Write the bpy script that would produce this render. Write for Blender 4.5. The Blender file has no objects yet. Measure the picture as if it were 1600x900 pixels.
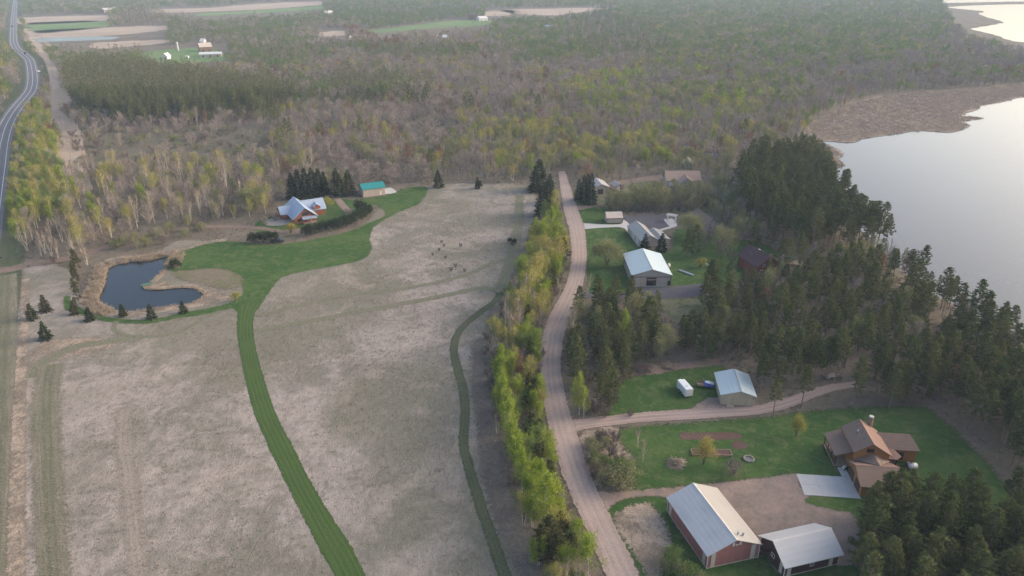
import bpy, bmesh, math, random
import numpy as np
from mathutils import Vector, Matrix
from mathutils.geometry import delaunay_2d_cdt

R = math.radians
random.seed(7)
rng = np.random.default_rng(7)
scene = bpy.context.scene
COL = scene.collection

# ------------------------------------------------------------------ camera
CAM_H, FOCAL, HORIZON = 100.0, 1142.0, -60.0          # metres, photo pixels
PITCH = math.atan((450 - HORIZON) / FOCAL)
cam_data = bpy.data.cameras.new('camera')
cam_data.sensor_width = 36.0
cam_data.lens = 36.0 * FOCAL / 1600.0
cam_data.clip_start, cam_data.clip_end = 1.0, 30000.0
cam = bpy.data.objects.new('camera', cam_data)
COL.objects.link(cam)
cam.location = (0, 0, CAM_H)
cam.rotation_euler = (math.pi / 2 - PITCH, 0, 0)
scene.camera = cam

# ------------------------------------------------------------------ sky, sun, exposure
SUN_AZ, SUN_EL = 77.0, 19.0           # degrees to the right of the view, above the horizon
world = bpy.data.worlds.new('World')
scene.world = world
world.use_nodes = True
wn = world.node_tree
bg = wn.nodes['Background']
sky = wn.nodes.new('ShaderNodeTexSky')
sky.sky_type = 'NISHITA'
sky.sun_disc = False
sky.sun_elevation = R(SUN_EL)
sky.sun_rotation = R(SUN_AZ)
sky.air_density, sky.dust_density, sky.ozone_density = 0.85, 4.5, 0.35
wn.links.new(sky.outputs[0], bg.inputs[0])
bg.inputs[1].default_value = 0.15
sun_data = bpy.data.lights.new('sun', 'SUN')
sun_data.energy = 0.6
sun_data.angle = R(50)
sun_data.color = (1.0, 0.91, 0.84)
sun = bpy.data.objects.new('sun', sun_data)
COL.objects.link(sun)
_d = Vector((math.sin(R(SUN_AZ)) * math.cos(R(SUN_EL)), math.cos(R(SUN_AZ)) * math.cos(R(SUN_EL)), math.sin(R(SUN_EL))))
sun.rotation_euler = _d.to_track_quat('Z', 'Y').to_euler()
sun.location = _d * 500
scene.view_settings.view_transform = 'Standard'
scene.view_settings.look = 'None'
scene.view_settings.gamma = 1.0
scene.view_settings.exposure = 1.42
scene.render.engine = 'CYCLES'
cy = scene.cycles
cy.use_denoising = True
cy.max_bounces = 5
cy.diffuse_bounces = 2
cy.glossy_bounces = 2
cy.transmission_bounces = 3
cy.transparent_max_bounces = 8
cy.volume_bounces = 0
cy.caustics_reflective = cy.caustics_refractive = False
cy.sample_clamp_indirect = 4.0

# ------------------------------------------------------------------ helpers: picture point -> ground point
_F = np.array([0, math.cos(PITCH), -math.sin(PITCH)])
_U = np.array([0, math.sin(PITCH), math.cos(PITCH)])

def at(px, py, z=0.0):
    """ground (or height z) point that the photograph shows at pixel px, py"""
    d = _F + (px - 800) / FOCAL * np.array([1.0, 0, 0]) + (450 - py) / FOCAL * _U
    t = (z - CAM_H) / d[2]
    return np.array([0, 0, CAM_H]) + t * d

def to_px(P):
    v = np.asarray(P, float) - np.array([0, 0, CAM_H])
    w = v @ _F
    return np.stack([800 + FOCAL * v[:, 0] / w, 450 - FOCAL * (v @ _U) / w], 1), w

def world_poly(pts):
    return np.array([at(*p)[:2] for p in pts])

def inside(P, poly):
    x, y = P[:, 0], P[:, 1]
    r = np.zeros(len(P), bool)
    n = len(poly)
    j = n - 1
    for i in range(n):
        xi, yi = poly[i]; xj, yj = poly[j]
        c = ((yi > y) != (yj > y)) & (x < (xj - xi) * (y - yi) / (yj - yi + 1e-12) + xi)
        r ^= c
        j = i
    return r

def catmull(pts, step, closed=True):
    pts = np.asarray(pts, float)
    n = len(pts)
    out = []
    for i in range(n if closed else n - 1):
        p0, p1, p2, p3 = (pts[(i + k) % n] if closed else pts[min(max(i + k, 0), n - 1)] for k in (-1, 0, 1, 2))
        m = max(1, min(60, int(np.linalg.norm(p2 - p1) / step)))
        L = np.linalg.norm(p2 - p1)
        t1 = (p2 - p0); t2 = (p3 - p1)
        t1 = t1 / (np.linalg.norm(t1) + 1e-9) * min(L, np.linalg.norm(t1) / 2)
        t2 = t2 / (np.linalg.norm(t2) + 1e-9) * min(L, np.linalg.norm(t2) / 2)
        for k in range(m):
            t = k / m
            out.append((2*t**3-3*t**2+1)*p1 + (t**3-2*t**2+t)*t1 + (-2*t**3+3*t**2)*p2 + (t**3-t**2)*t2)
    if not closed:
        out.append(pts[-1])
    return np.array(out)

# ------------------------------------------------------------------ helpers: objects
def tag(o, label=None, cat=None, group=None, kind=None):
    if label: o['label'] = label
    if cat: o['category'] = cat
    if group: o['group'] = group
    if kind: o['kind'] = kind
    return o

def link(name, me, parent=None):
    o = bpy.data.objects.new(name, me)
    COL.objects.link(o)
    if parent is not None: o.parent = parent
    return o

def empty(name, loc, rz=0.0, label=None, cat=None, group=None):
    o = bpy.data.objects.new(name, None)
    COL.objects.link(o)
    o.location = loc
    o.rotation_euler = (0, 0, rz)
    o.empty_display_size = 0.5
    return tag(o, label, cat, group)

def mesh(name, V, F, mats, attrs=None, midx=None, smooth=False):
    me = bpy.data.meshes.new(name)
    me.from_pydata([tuple(map(float, v)) for v in V], [], [tuple(map(int, f)) for f in F])
    for m in (mats if isinstance(mats, (list, tuple)) else [mats]):
        me.materials.append(m)
    if midx is not None: me.polygons.foreach_set('material_index', np.asarray(midx, np.int32))
    for k, (dom, vals) in (attrs or {}).items():
        a = me.attributes.new(k, 'FLOAT', dom)
        a.data.foreach_set('value', np.asarray(vals, np.float32))
    if smooth: me.polygons.foreach_set('use_smooth', np.ones(len(me.polygons), bool))
    me.update()
    return me

class MB:
    """collects simple solids into one mesh"""
    def __init__(s): s.V, s.F = [], []
    def add(s, V, F):
        b = len(s.V); s.V += [tuple(v) for v in V]; s.F += [tuple(i + b for i in f) for f in F]; return s
    def box(s, x0, x1, y0, y1, z0, z1):
        return s.add([(x0,y0,z0),(x1,y0,z0),(x1,y1,z0),(x0,y1,z0),(x0,y0,z1),(x1,y0,z1),(x1,y1,z1),(x0,y1,z1)],
                     [(0,3,2,1),(4,5,6,7),(0,1,5,4),(1,2,6,5),(2,3,7,6),(3,0,4,7)])
    def slab(s, pts, th):
        """polygon given by its top corners, thickened straight down"""
        n = len(pts)
        nz = sum((pts[i][0]*pts[(i+1)%n][1]-pts[(i+1)%n][0]*pts[i][1]) for i in range(n))
        if nz < 0: pts = pts[::-1]
        lo = [(p[0], p[1], p[2]-th) for p in pts]
        F = [tuple(range(n)), tuple(range(2*n-1, n-1, -1))]
        F += [(i, n+i, n+(i+1)%n, (i+1)%n) for i in range(n)]
        return s.add(list(pts)+lo, F)
    def tube(s, pts, rad, n=6, cap=True):
        pts = [Vector(p) for p in pts]
        rings = []
        for i, p in enumerate(pts):
            d = (pts[min(i+1, len(pts)-1)] - pts[max(i-1, 0)]).normalized()
            a = d.orthogonal().normalized(); b = d.cross(a)
            r = rad[i] if hasattr(rad, '__len__') else rad
            rings.append([p + a*(r*math.cos(2*math.pi*k/n)) + b*(r*math.sin(2*math.pi*k/n)) for k in range(n)])
        V = [v for q in rings for v in q]
        F = [(i*n+k, i*n+(k+1)%n, (i+1)*n+(k+1)%n, (i+1)*n+k) for i in range(len(pts)-1) for k in range(n)]
        if cap: F += [tuple(range(n))[::-1], tuple(range((len(pts)-1)*n, len(pts)*n))]
        return s.add(V, F)
    def build(s, name, mat, parent=None, smooth=False):
        return link(name, mesh(name, s.V, s.F, mat, smooth=smooth), parent)

# ------------------------------------------------------------------ materials
class NT:
    def __init__(s, name):
        s.m = bpy.data.materials.new(name); s.m.use_nodes = True
        s.t = s.m.node_tree; s.t.nodes.clear()
        s.out = s.n('OutputMaterial')
    def n(s, typ, **kw):
        o = s.t.nodes.new('ShaderNode' + typ)
        for k, v in kw.items(): setattr(o, k, v)
        return o
    def l(s, a, b): s.t.links.new(a, b)
    def pos(s): return s.n('NewGeometry').outputs['Position']
    def obj(s): return s.n('TexCoord').outputs['Object']
    def noise(s, vec, scale, detail=4, rough=0.6, dist=0.0):
        o = s.n('TexNoise'); o.inputs['Scale'].default_value = scale; o.inputs['Detail'].default_value = detail
        o.inputs['Roughness'].default_value = rough; o.inputs['Distortion'].default_value = dist
        s.l(vec, o.inputs['Vector']); return o.outputs[0]
    def stretch(s, vec, sx, sy, sz=1, rz=0.0):
        o = s.n('Mapping'); o.inputs['Scale'].default_value = (sx, sy, sz); o.inputs['Rotation'].default_value = (0, 0, rz)
        s.l(vec, o.inputs['Vector']); return o.outputs[0]
    def ramp(s, fac, a, b):
        o = s.n('MapRange'); o.interpolation_type = 'SMOOTHSTEP'
        o.inputs['From Min'].default_value = a; o.inputs['From Max'].default_value = b
        s.l(fac, o.inputs['Value']); return o.outputs[0]
    def mix(s, fac, a, b):
        o = s.n('Mix', data_type='RGBA')
        if isinstance(fac, (int, float)): o.inputs[0].default_value = fac
        else: s.l(fac, o.inputs[0])
        for i, c in ((6, a), (7, b)):
            if isinstance(c, tuple): o.inputs[i].default_value = (*c, 1)
            else: s.l(c, o.inputs[i])
        return o.outputs[2]
    def math(s, op, a, b=0.0):
        o = s.n('Math', operation=op)
        for i, c in ((0, a), (1, b)):
            if isinstance(c, (int, float)): o.inputs[i].default_value = c
            else: s.l(c, o.inputs[i])
        return o.outputs[0]
    def attr(s, name):
        return s.n('Attribute', attribute_name=name).outputs['Fac']
    def bump(s, h, dist, strength=1.0):
        o = s.n('Bump'); o.inputs['Distance'].default_value = dist; o.inputs['Strength'].default_value = strength
        s.l(h, o.inputs['Height']); return o.outputs[0]
    def surf(s, col, rough=0.9, normal=None, metallic=0.0, spec=0.3):
        p = s.n('BsdfPrincipled')
        if isinstance(col, tuple): p.inputs['Base Color'].default_value = (*col, 1)
        else: s.l(col, p.inputs['Base Color'])
        p.inputs['Roughness'].default_value = rough; p.inputs['Metallic'].default_value = metallic
        p.inputs['Specular IOR Level'].default_value = spec
        if normal is not None: s.l(normal, p.inputs['Normal'])
        return p.outputs[0]
    def done(s, sh, fringe=None):
        if fringe:
            soft = fringe < 0                      # a negative value breaks the border up into a wide, tufty fringe
            e = s.attr('edge'); nz = s.noise(s.pos(), abs(fringe) * (2.2 if soft else 1), 6, 0.85 if soft else 0.7)
            a = s.ramp(s.math('ADD', e, s.math('MULTIPLY', s.math('SUBTRACT', nz, 0.5), 2.6 if soft else 1.5)), *((0.44, 0.56) if soft else (0.35, 0.62)))
            t = s.n('BsdfTransparent'); m = s.n('MixShader')
            s.l(a, m.inputs[0]); s.l(t.outputs[0], m.inputs[1]); s.l(sh, m.inputs[2]); sh = m.outputs[0]
        s.l(sh, s.out.inputs[0])
        return s.m

def plain(name, col, rough=0.75, var=0.12, scale=1.5, spec=0.3, metallic=0.0, col2=None):
    t = NT(name); v = t.obj()
    dark = tuple(c * (1 - var * 1.6) for c in col) if col2 is None else col2
    n = t.math('ADD', t.math('MULTIPLY', t.noise(v, scale, 5, 0.65), 0.7), t.math('MULTIPLY', t.noise(v, scale * 9, 2), 0.3))
    return t.done(t.surf(t.mix(t.ramp(n, 0.3, 0.7), dark, col), rough, None, metallic, spec))

def rib_metal(name, col, stain, axis, rough=0.42, spacing=0.9):
    """painted ribbed sheet metal with faint weathering"""
    t = NT(name); v = t.obj()
    st = t.stretch(v, 0.15 if axis == 'x' else 1.4, 1.4 if axis == 'x' else 0.15, 0.4)
    n = t.math('ADD', t.math('MULTIPLY', t.noise(st, 0.8, 5, 0.7), 0.6), t.math('MULTIPLY', t.noise(v, 0.35, 4), 0.4))
    w = t.n('TexWave', wave_type='BANDS', bands_direction='Y' if axis == 'x' else 'X')
    w.inputs['Scale'].default_value = 0.314 / spacing * 1.0; w.inputs['Distortion'].default_value = 0
    t.l(v, w.inputs['Vector'])
    c = t.mix(t.ramp(n, 0.42, 0.75), col, stain)
    return t.done(t.surf(c, rough, t.bump(w.outputs[1], 0.02, 0.6), 0.0, 0.45))

def siding(name, col, rough=0.6, dark=0.82):
    """vertical ribbed wall sheet, a little dust near nothing in particular"""
    t = NT(name); v = t.obj()
    n = t.noise(t.stretch(v, 1.2, 1.2, 0.2), 0.7, 5, 0.7)
    return t.done(t.surf(t.mix(t.ramp(n, 0.35, 0.7), tuple(c * dark for c in col), col), rough, None, 0, 0.3))

def shingle(name, col, col2):
    t = NT(name); v = t.obj()
    b = t.n('TexBrick'); b.inputs['Scale'].default_value = 1.0; b.inputs['Brick Width'].default_value = 0.9
    b.inputs['Row Height'].default_value = 0.3; b.inputs['Mortar Size'].default_value = 0.025
    b.inputs['Color1'].default_value = (*col, 1); b.inputs['Color2'].default_value = (*col2, 1)
    b.inputs['Mortar'].default_value = (*[c * 0.55 for c in col2], 1)
    t.l(v, b.inputs['Vector'])
    c = t.mix(t.ramp(t.noise(v, 0.5, 5, 0.7), 0.35, 0.7), b.outputs[0], tuple(x * 0.8 for x in col))
    return t.done(t.surf(c, 0.9, None, 0, 0.2))

def logs(name, col, dark):
    t = NT(name); v = t.obj()
    w = t.n('TexWave', wave_type='BANDS', bands_direction='Z'); w.inputs['Scale'].default_value = 1.25
    t.l(v, w.inputs['Vector'])
    c = t.mix(t.math('MULTIPLY', t.math('ADD', w.outputs[1], t.noise(t.stretch(v, .4, .4, 4), 2, 4)), 0.5), dark, col)
    return t.done(t.surf(c, 0.6, t.bump(w.outputs[1], 0.06), 0, 0.3))

def leaf_mat(name, c1, c2, trans=0.35, sparse=0.0):
    """leaf or needle colour: varies from tree to tree and from leaf to leaf"""
    t = NT(name)
    rnd = t.n('ObjectInfo').outputs['Random']
    c = t.mix(rnd, c1, c2)
    k = t.attr('tint')
    c = t.mix(k, t.mix(0.6, c, tuple(x * 0.5 for x in c1)), c)
    d = t.n('BsdfDiffuse'); t.l(c, d.inputs[0])
    if trans <= 0: return t.done(d.outputs[0])
    tr = t.n('BsdfTranslucent'); t.l(c, tr.inputs[0])
    m = t.n('MixShader'); m.inputs[0].default_value = trans
    t.l(d.outputs[0], m.inputs[1]); t.l(tr.outputs[0], m.inputs[2])
    return t.done(m.outputs[0])

def bark(name, col, dark):
    t = NT(name); v = t.obj()
    n = t.noise(t.stretch(v, 3, 3, 1.2), 1.5, 4, 0.7)
    return t.done(t.surf(t.mix(t.ramp(n, 0.38, 0.6), dark, col), 0.9, None, 0, 0.2))

def ground_mat(name, cols, scale, fringe=None, fine=(0.55, 1.0), bump=0.12, aniso=None, extra=None):
    """soil or turf of three colours in patches, with a fine grain"""
    t = NT(name); v = t.pos()
    big = t.noise(v, 0.018 * scale, 5, 0.62, 0.4)
    mid = t.noise(v, 0.09 * scale, 6, 0.68, 0.6)
    f1 = t.noise(t.stretch(v, *(aniso or (1, 1))), 0.9, 5, 0.75, 0.8)
    f2 = t.noise(v, 3.1, 3, 0.8)
    c = t.mix(t.ramp(t.math('ADD', t.math('MULTIPLY', big, 0.6), t.math('MULTIPLY', mid, 0.4)), 0.43, 0.57), cols[0], cols[1])
    c = t.mix(t.math('MULTIPLY', t.ramp(mid, 0.48, 0.72), 0.7), c, cols[2])
    if extra: c = extra(t, c, v)
    fg = t.math('ADD', t.math('MULTIPLY', f1, 0.55), t.math('MULTIPLY', f2, 0.45))
    k = t.n('MapRange'); k.inputs['From Min'].default_value = 0.3; k.inputs['From Max'].default_value = 0.7
    k.inputs['To Min'].default_value = fine[0]; k.inputs['To Max'].default_value = fine[1]; t.l(fg, k.inputs['Value'])
    mul = t.n('Mix', data_type='RGBA', blend_type='MULTIPLY'); mul.inputs[0].default_value = 1.0
    t.l(c, mul.inputs[6]); cc = t.n('CombineColor')
    for i in range(3): t.l(k.outputs[0], cc.inputs[i])
    t.l(cc.outputs[0], mul.inputs[7])
    return t.done(t.surf(mul.outputs[2], 0.95, t.bump(fg, bump), 0, 0.1), fringe)

def track_mat(name, base, track, mid, tracks=(0.28, 0.72), width=0.13, fringe=0.8, fine=(0.86, 1.06)):
    """gravel or mown strip: wheel tracks run along it (attribute v is 0..1 across, u metres along)"""
    t = NT(name); v = t.pos()
    cu = t.n('CombineXYZ'); t.l(t.math('MULTIPLY', t.attr('u'), 0.05), cu.inputs[0]); t.l(t.math('MULTIPLY', t.attr('v'), 9.0), cu.inputs[1])
    streak = t.noise(cu.outputs[0], 1.6, 5, 0.65)
    vv = t.math('ADD', t.attr('v'), t.math('MULTIPLY', t.math('SUBTRACT', t.noise(v, 0.06, 3), 0.5), 0.16))
    c = t.mix(t.ramp(t.noise(v, 0.12, 5, 0.7), 0.35, 0.7), base, mid)
    c = t.mix(t.math('MULTIPLY', t.ramp(streak, 0.35, 0.72), 0.75), c, track)
    for tc in tracks:
        d = t.math('ABSOLUTE', t.math('SUBTRACT', vv, tc))
        c = t.mix(t.math('MULTIPLY', t.math('SUBTRACT', 1.0, t.ramp(d, 0.0, width)), 0.65), c, track)
    f = t.noise(v, 2.2, 4, 0.8)
    k = t.n('MapRange'); k.inputs['From Min'].default_value = 0.3; k.inputs['From Max'].default_value = 0.7
    k.inputs['To Min'].default_value = fine[0]; k.inputs['To Max'].default_value = fine[1]; t.l(f, k.inputs['Value'])
    mul = t.n('Mix', data_type='RGBA', blend_type='MULTIPLY'); mul.inputs[0].default_value = 1.0
    t.l(c, mul.inputs[6]); cc = t.n('CombineColor')
    for i in range(3): t.l(k.outputs[0], cc.inputs[i])
    t.l(cc.outputs[0], mul.inputs[7])
    return t.done(t.surf(mul.outputs[2], 0.95, t.bump(f, 0.05), 0, 0.1), fringe)

def weedy_patches(t, c, v):
    a = t.ramp(t.noise(v, 0.013, 3, 0.5, 0.5), 0.44, 0.57)
    b = t.ramp(t.noise(v, 0.05, 4, 0.65, 1.0), 0.50, 0.66)
    c = t.mix(t.math('MULTIPLY', a, 0.72), c, (0.175, 0.165, 0.122))
    return t.mix(t.math('MULTIPLY', b, 0.45), c, (0.39, 0.33, 0.28))

M = {}
M['floor'] = ground_mat('forest_floor', ((0.155, 0.128, 0.10), (0.20, 0.165, 0.13), (0.105, 0.108, 0.066)), 2.0, fine=(0.5, 1.15))
M['meadow'] = ground_mat('dry_meadow', ((0.345, 0.298, 0.264), (0.20, 0.185, 0.15), (0.26, 0.224, 0.196)), 2.0, fringe=-0.35, fine=(0.56, 1.18), bump=0.3, aniso=(1.0, 0.45), extra=weedy_patches)
M['weedy'] = ground_mat('weedy_meadow', ((0.225, 0.20, 0.165), (0.165, 0.158, 0.115), (0.30, 0.25, 0.21)), 3.0, fringe=-0.15, fine=(0.4, 1.25), bump=0.35, aniso=(1.0, .6))
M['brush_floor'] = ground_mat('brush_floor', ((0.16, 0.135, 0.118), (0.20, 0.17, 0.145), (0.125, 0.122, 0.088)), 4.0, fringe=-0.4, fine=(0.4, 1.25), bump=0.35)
M['scrub'] = ground_mat('scrub_ground', ((0.165, 0.145, 0.105), (0.13, 0.125, 0.08), (0.20, 0.17, 0.13)), 3.0, fringe=-0.2, fine=(0.45, 1.2), bump=0.35)
M['straw'] = ground_mat('pale_straw', ((0.40, 0.32, 0.25), (0.22, 0.18, 0.14), (0.30, 0.24, 0.19)), 7.0, fringe=-0.6, fine=(0.35, 1.25), bump=0.4, aniso=(1, .5))
M['lawn'] = ground_mat('lawn_grass', ((0.040, 0.088, 0.021), (0.066, 0.112, 0.031), (0.120, 0.128, 0.058)), 3.6, fringe=-0.7, fine=(0.55, 1.25), bump=0.1)
M['rough'] = ground_mat('rough_grass', ((0.110, 0.135, 0.060), (0.16, 0.155, 0.095), (0.20, 0.175, 0.125)), 2.2, fringe=-0.5, fine=(0.55, 1.15), bump=0.2)
M['pasture'] = ground_mat('far_pasture', ((0.12, 0.19, 0.07), (0.16, 0.22, 0.09), (0.14, 0.19, 0.08)), 0.6, fringe=0.05, fine=(0.9, 1.05))
M['stubble'] = ground_mat('far_stubble', ((0.40, 0.32, 0.25), (0.33, 0.26, 0.21), (0.36, 0.30, 0.23)), 0.6, fringe=0.05, fine=(0.85, 1.05))
M['marsh'] = ground_mat('marsh_sedge', ((0.38, 0.305, 0.25), (0.31, 0.245, 0.195), (0.22, 0.185, 0.145)), 1.6, fringe=0.25, fine=(0.5, 1.2), bump=0.4)
M['soil'] = ground_mat('garden_soil', ((0.115, 0.070, 0.058), (0.14, 0.09, 0.075), (0.10, 0.062, 0.05)), 4, fringe=1.2, fine=(0.7, 1.1))
M['bare'] = ground_mat('bare_earth', ((0.23, 0.165, 0.135), (0.19, 0.145, 0.115), (0.15, 0.135, 0.085)), 3, fringe=-0.7, fine=(0.6, 1.15))
M['worn'] = ground_mat('worn_turf', ((0.19, 0.155, 0.115), (0.15, 0.145, 0.085), (0.12, 0.13, 0.065)), 5, fringe=-0.4, fine=(0.6, 1.15))
M['yard'] = ground_mat('gravel_yard', ((0.28, 0.21, 0.18), (0.215, 0.17, 0.145), (0.17, 0.148, 0.118)), 2.4, fringe=-0.8, fine=(0.68, 1.15), bump=0.08)
M['gravel'] = track_mat('gravel_road', (0.315, 0.245, 0.215), (0.385, 0.31, 0.28), (0.265, 0.20, 0.17), tracks=(0.24, 0.5, 0.76), width=0.14, fine=(0.78, 1.12))
M['drive'] = track_mat('gravel_drive', (0.29, 0.215, 0.19), (0.37, 0.29, 0.265), (0.225, 0.175, 0.145), tracks=(0.3, 0.7), width=0.14)
M['mown'] = track_mat('mown_grass', (0.046, 0.088, 0.022), (0.082, 0.116, 0.038), (0.036, 0.073, 0.018), tracks=(0.2, 0.42, 0.64, 0.86), width=0.07, fringe=0.8, fine=(0.75, 1.1))
M['trail'] = track_mat('trail_grass', (0.070, 0.088, 0.044), (0.115, 0.118, 0.075), (0.058, 0.078, 0.038), tracks=(0.3, 0.7), width=0.2, fringe=-0.7, fine=(0.55, 1.2))
M['faint'] = track_mat('faint_track', (0.20, 0.185, 0.135), (0.145, 0.155, 0.095), (0.23, 0.20, 0.155), tracks=(0.3, 0.7), width=0.25, fringe=-0.45, fine=(0.5, 1.2))
M['pale_track'] = track_mat('pale_track', (0.26, 0.225, 0.185), (0.32, 0.27, 0.23), (0.20, 0.18, 0.145), tracks=(0.3, 0.7), width=0.2, fringe=-0.5, fine=(0.5, 1.2))
M['strip'] = track_mat('verge_strips', (0.195, 0.18, 0.13), (0.125, 0.13, 0.08), (0.27, 0.23, 0.18), tracks=(0.35, 0.62), width=0.2, fringe=-0.5, fine=(0.45, 1.2))
M['asphalt'] = ground_mat('asphalt', ((0.088, 0.084, 0.097), (0.105, 0.10, 0.113), (0.075, 0.072, 0.083)), 3, fine=(0.9, 1.05), bump=0.01)
M['highway'] = track_mat('highway_asphalt', (0.165, 0.165, 0.18), (0.125, 0.125, 0.14), (0.19, 0.185, 0.20), tracks=(0.32, 0.68), width=0.12, fringe=None, fine=(0.93, 1.04))
M['concrete'] = ground_mat('concrete', ((0.42, 0.41, 0.40), (0.47, 0.46, 0.45), (0.38, 0.37, 0.36)), 3, fine=(0.88, 1.04), bump=0.01)
M['plain_soil'] = plain('plain_soil', (0.12, 0.072, 0.06), 0.95, 0.3, 3)
M['paint'] = plain('road_paint', (0.75, 0.75, 0.74), 0.6, 0.1)
M['yellow_paint'] = plain('yellow_road_paint', (0.62, 0.45, 0.10), 0.6, 0.1)

def water_mat(name, col, wave, strength, rough):
    t = NT(name); v = t.pos()
    b = t.bump(t.math('ADD', t.noise(t.stretch(v, 1, 0.45, 1, R(-20)), wave, 4, 0.6), t.math('MULTIPLY', t.noise(v, wave * 0.08, 3), 0.5)), strength, 0.6)
    p = t.n('BsdfPrincipled'); p.inputs['Base Color'].default_value = (*col, 1)
    p.inputs['Roughness'].default_value = rough; p.inputs['IOR'].default_value = 1.33
    t.l(b, p.inputs['Normal'])
    return t.done(p.outputs[0])
M['lake'] = water_mat('lake_water', (0.05, 0.053, 0.057), 0.6, 0.05, 0.14)
M['pond'] = water_mat('pond_water', (0.010, 0.014, 0.020), 1.2, 0.006, 0.03)

# leaves and bark
M['pine'] = leaf_mat('pine_needles', (0.098, 0.121, 0.045), (0.165, 0.174, 0.068), 0.15)
M['pine_olive'] = leaf_mat('olive_needles', (0.075, 0.085, 0.034), (0.105, 0.110, 0.045), 0.2)
M['spruce'] = leaf_mat('spruce_needles', (0.034, 0.050, 0.024), (0.056, 0.070, 0.034), 0.1)
M['brown_spruce'] = leaf_mat('browned_spruce_needles', (0.075, 0.060, 0.040), (0.060, 0.062, 0.036), 0.1)
M['lime'] = leaf_mat('young_lime_leaves', (0.22, 0.31, 0.035), (0.31, 0.36, 0.06), 0.4)
M['yellowgreen'] = leaf_mat('young_yellow_leaves', (0.33, 0.33, 0.075), (0.38, 0.32, 0.10), 0.4)
M['pale'] = leaf_mat('pale_grey_green_leaves', (0.24, 0.26, 0.12), (0.30, 0.29, 0.15), 0.35)
M['fresh'] = leaf_mat('fresh_green_leaves', (0.15, 0.22, 0.065), (0.21, 0.26, 0.09), 0.35)
M['bud'] = leaf_mat('reddish_buds', (0.24, 0.125, 0.085), (0.28, 0.165, 0.10), 0.3)
M['twig'] = leaf_mat('bare_twigs', (0.33, 0.272, 0.242), (0.42, 0.355, 0.31), 0.0)
M['twig_dark'] = leaf_mat('dark_twigs', (0.19, 0.15, 0.135), (0.25, 0.20, 0.18), 0.0)
M['twig_tan'] = leaf_mat('tan_twigs', (0.33, 0.265, 0.20), (0.40, 0.33, 0.25), 0.0)
M['bark'] = bark('grey_brown_bark', (0.20, 0.165, 0.14), (0.11, 0.09, 0.075))
M['bark_pine'] = bark('pine_bark', (0.27, 0.195, 0.155), (0.17, 0.125, 0.10))
M['bark_white'] = bark('white_bark', (0.60, 0.55, 0.47), (0.33, 0.29, 0.25))
M['straw_leaf'] = leaf_mat('dry_grass_blades', (0.30, 0.245, 0.205), (0.38, 0.315, 0.265), 0.2)
M['reed'] = leaf_mat('dry_reed_blades', (0.45, 0.37, 0.285), (0.37, 0.295, 0.23), 0.2)
M['green_tuft'] = leaf_mat('green_weed_blades', (0.14, 0.15, 0.08), (0.19, 0.18, 0.11), 0.2)

# buildings
M['red_wall'] = siding('red_metal_wall', (0.32, 0.135, 0.122))
M['maroon_wall'] = siding('maroon_wall', (0.065, 0.030, 0.032))
M['tan_wall'] = siding('tan_metal_wall', (0.47, 0.385, 0.275))
M['greige_wall'] = siding('greige_metal_wall', (0.42, 0.365, 0.32))
M['beige_wall'] = siding('beige_wall', (0.43, 0.355, 0.295))
M['grey_wall'] = siding('grey_wall', (0.33, 0.32, 0.34))
M['white_trim'] = plain('white_trim', (0.62, 0.575, 0.53), 0.55, 0.1)
M['cream_trim'] = plain('cream_trim', (0.52, 0.45, 0.37), 0.55, 0.1)
M['dark_trim'] = plain('dark_trim', (0.045, 0.042, 0.04), 0.6)
M['glass'] = plain('window_glass', (0.03, 0.035, 0.042), 0.08, 0.1, spec=0.6)
M['white_metal'] = plain('white_metal', (0.60, 0.59, 0.58), 0.4, 0.06, spec=0.45)
M['black_opening'] = plain('dark_interior', (0.03, 0.027, 0.025), 0.9)
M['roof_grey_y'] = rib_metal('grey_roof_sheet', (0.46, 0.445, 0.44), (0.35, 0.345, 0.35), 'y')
M['roof_white_x'] = rib_metal('white_roof_sheet', (0.47, 0.455, 0.44), (0.41, 0.40, 0.385), 'x')
M['roof_blue_y'] = rib_metal('pale_blue_roof_sheet', (0.38, 0.455, 0.475), (0.345, 0.405, 0.425), 'y', 0.3)
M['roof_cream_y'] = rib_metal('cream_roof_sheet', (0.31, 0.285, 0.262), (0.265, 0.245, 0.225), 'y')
M['roof_pink_x'] = rib_metal('pinkish_roof_sheet', (0.50, 0.41, 0.35), (0.44, 0.36, 0.31), 'x')
M['roof_teal'] = rib_metal('teal_roof_sheet', (0.012, 0.19, 0.19), (0.03, 0.16, 0.17), 'x')
M['roof_steel'] = rib_metal('steel_blue_roof_sheet', (0.27, 0.33, 0.43), (0.23, 0.28, 0.36), 'y', 0.35)
M['roof_steel_x'] = rib_metal('steel_blue_roof_sheet_across', (0.27, 0.33, 0.43), (0.23, 0.28, 0.36), 'x', 0.35)
M['shingle_brown'] = shingle('brown_shingles', (0.235, 0.165, 0.13), (0.195, 0.135, 0.108))
M['shingle_rose'] = shingle('rose_brown_shingles', (0.26, 0.165, 0.13), (0.225, 0.14, 0.112))
M['shingle_maroon'] = shingle('maroon_shingles', (0.105, 0.058, 0.062), (0.085, 0.048, 0.052))
M['shingle_tan'] = shingle('tan_shingles', (0.40, 0.285, 0.225), (0.34, 0.245, 0.195))
M['log'] = logs('golden_logs', (0.44, 0.205, 0.065), (0.25, 0.10, 0.035))
M['log_red'] = logs('red_brown_logs', (0.36, 0.125, 0.07), (0.20, 0.065, 0.04))
M['red_house'] = siding('dark_red_boards', (0.20, 0.062, 0.045))
M['brick'] = plain('weathered_brick', (0.30, 0.19, 0.14), 0.9, 0.3, 3, col2=(0.17, 0.10, 0.08))
M['wood'] = plain('weathered_wood', (0.33, 0.24, 0.17), 0.85, 0.25, 2)
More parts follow.
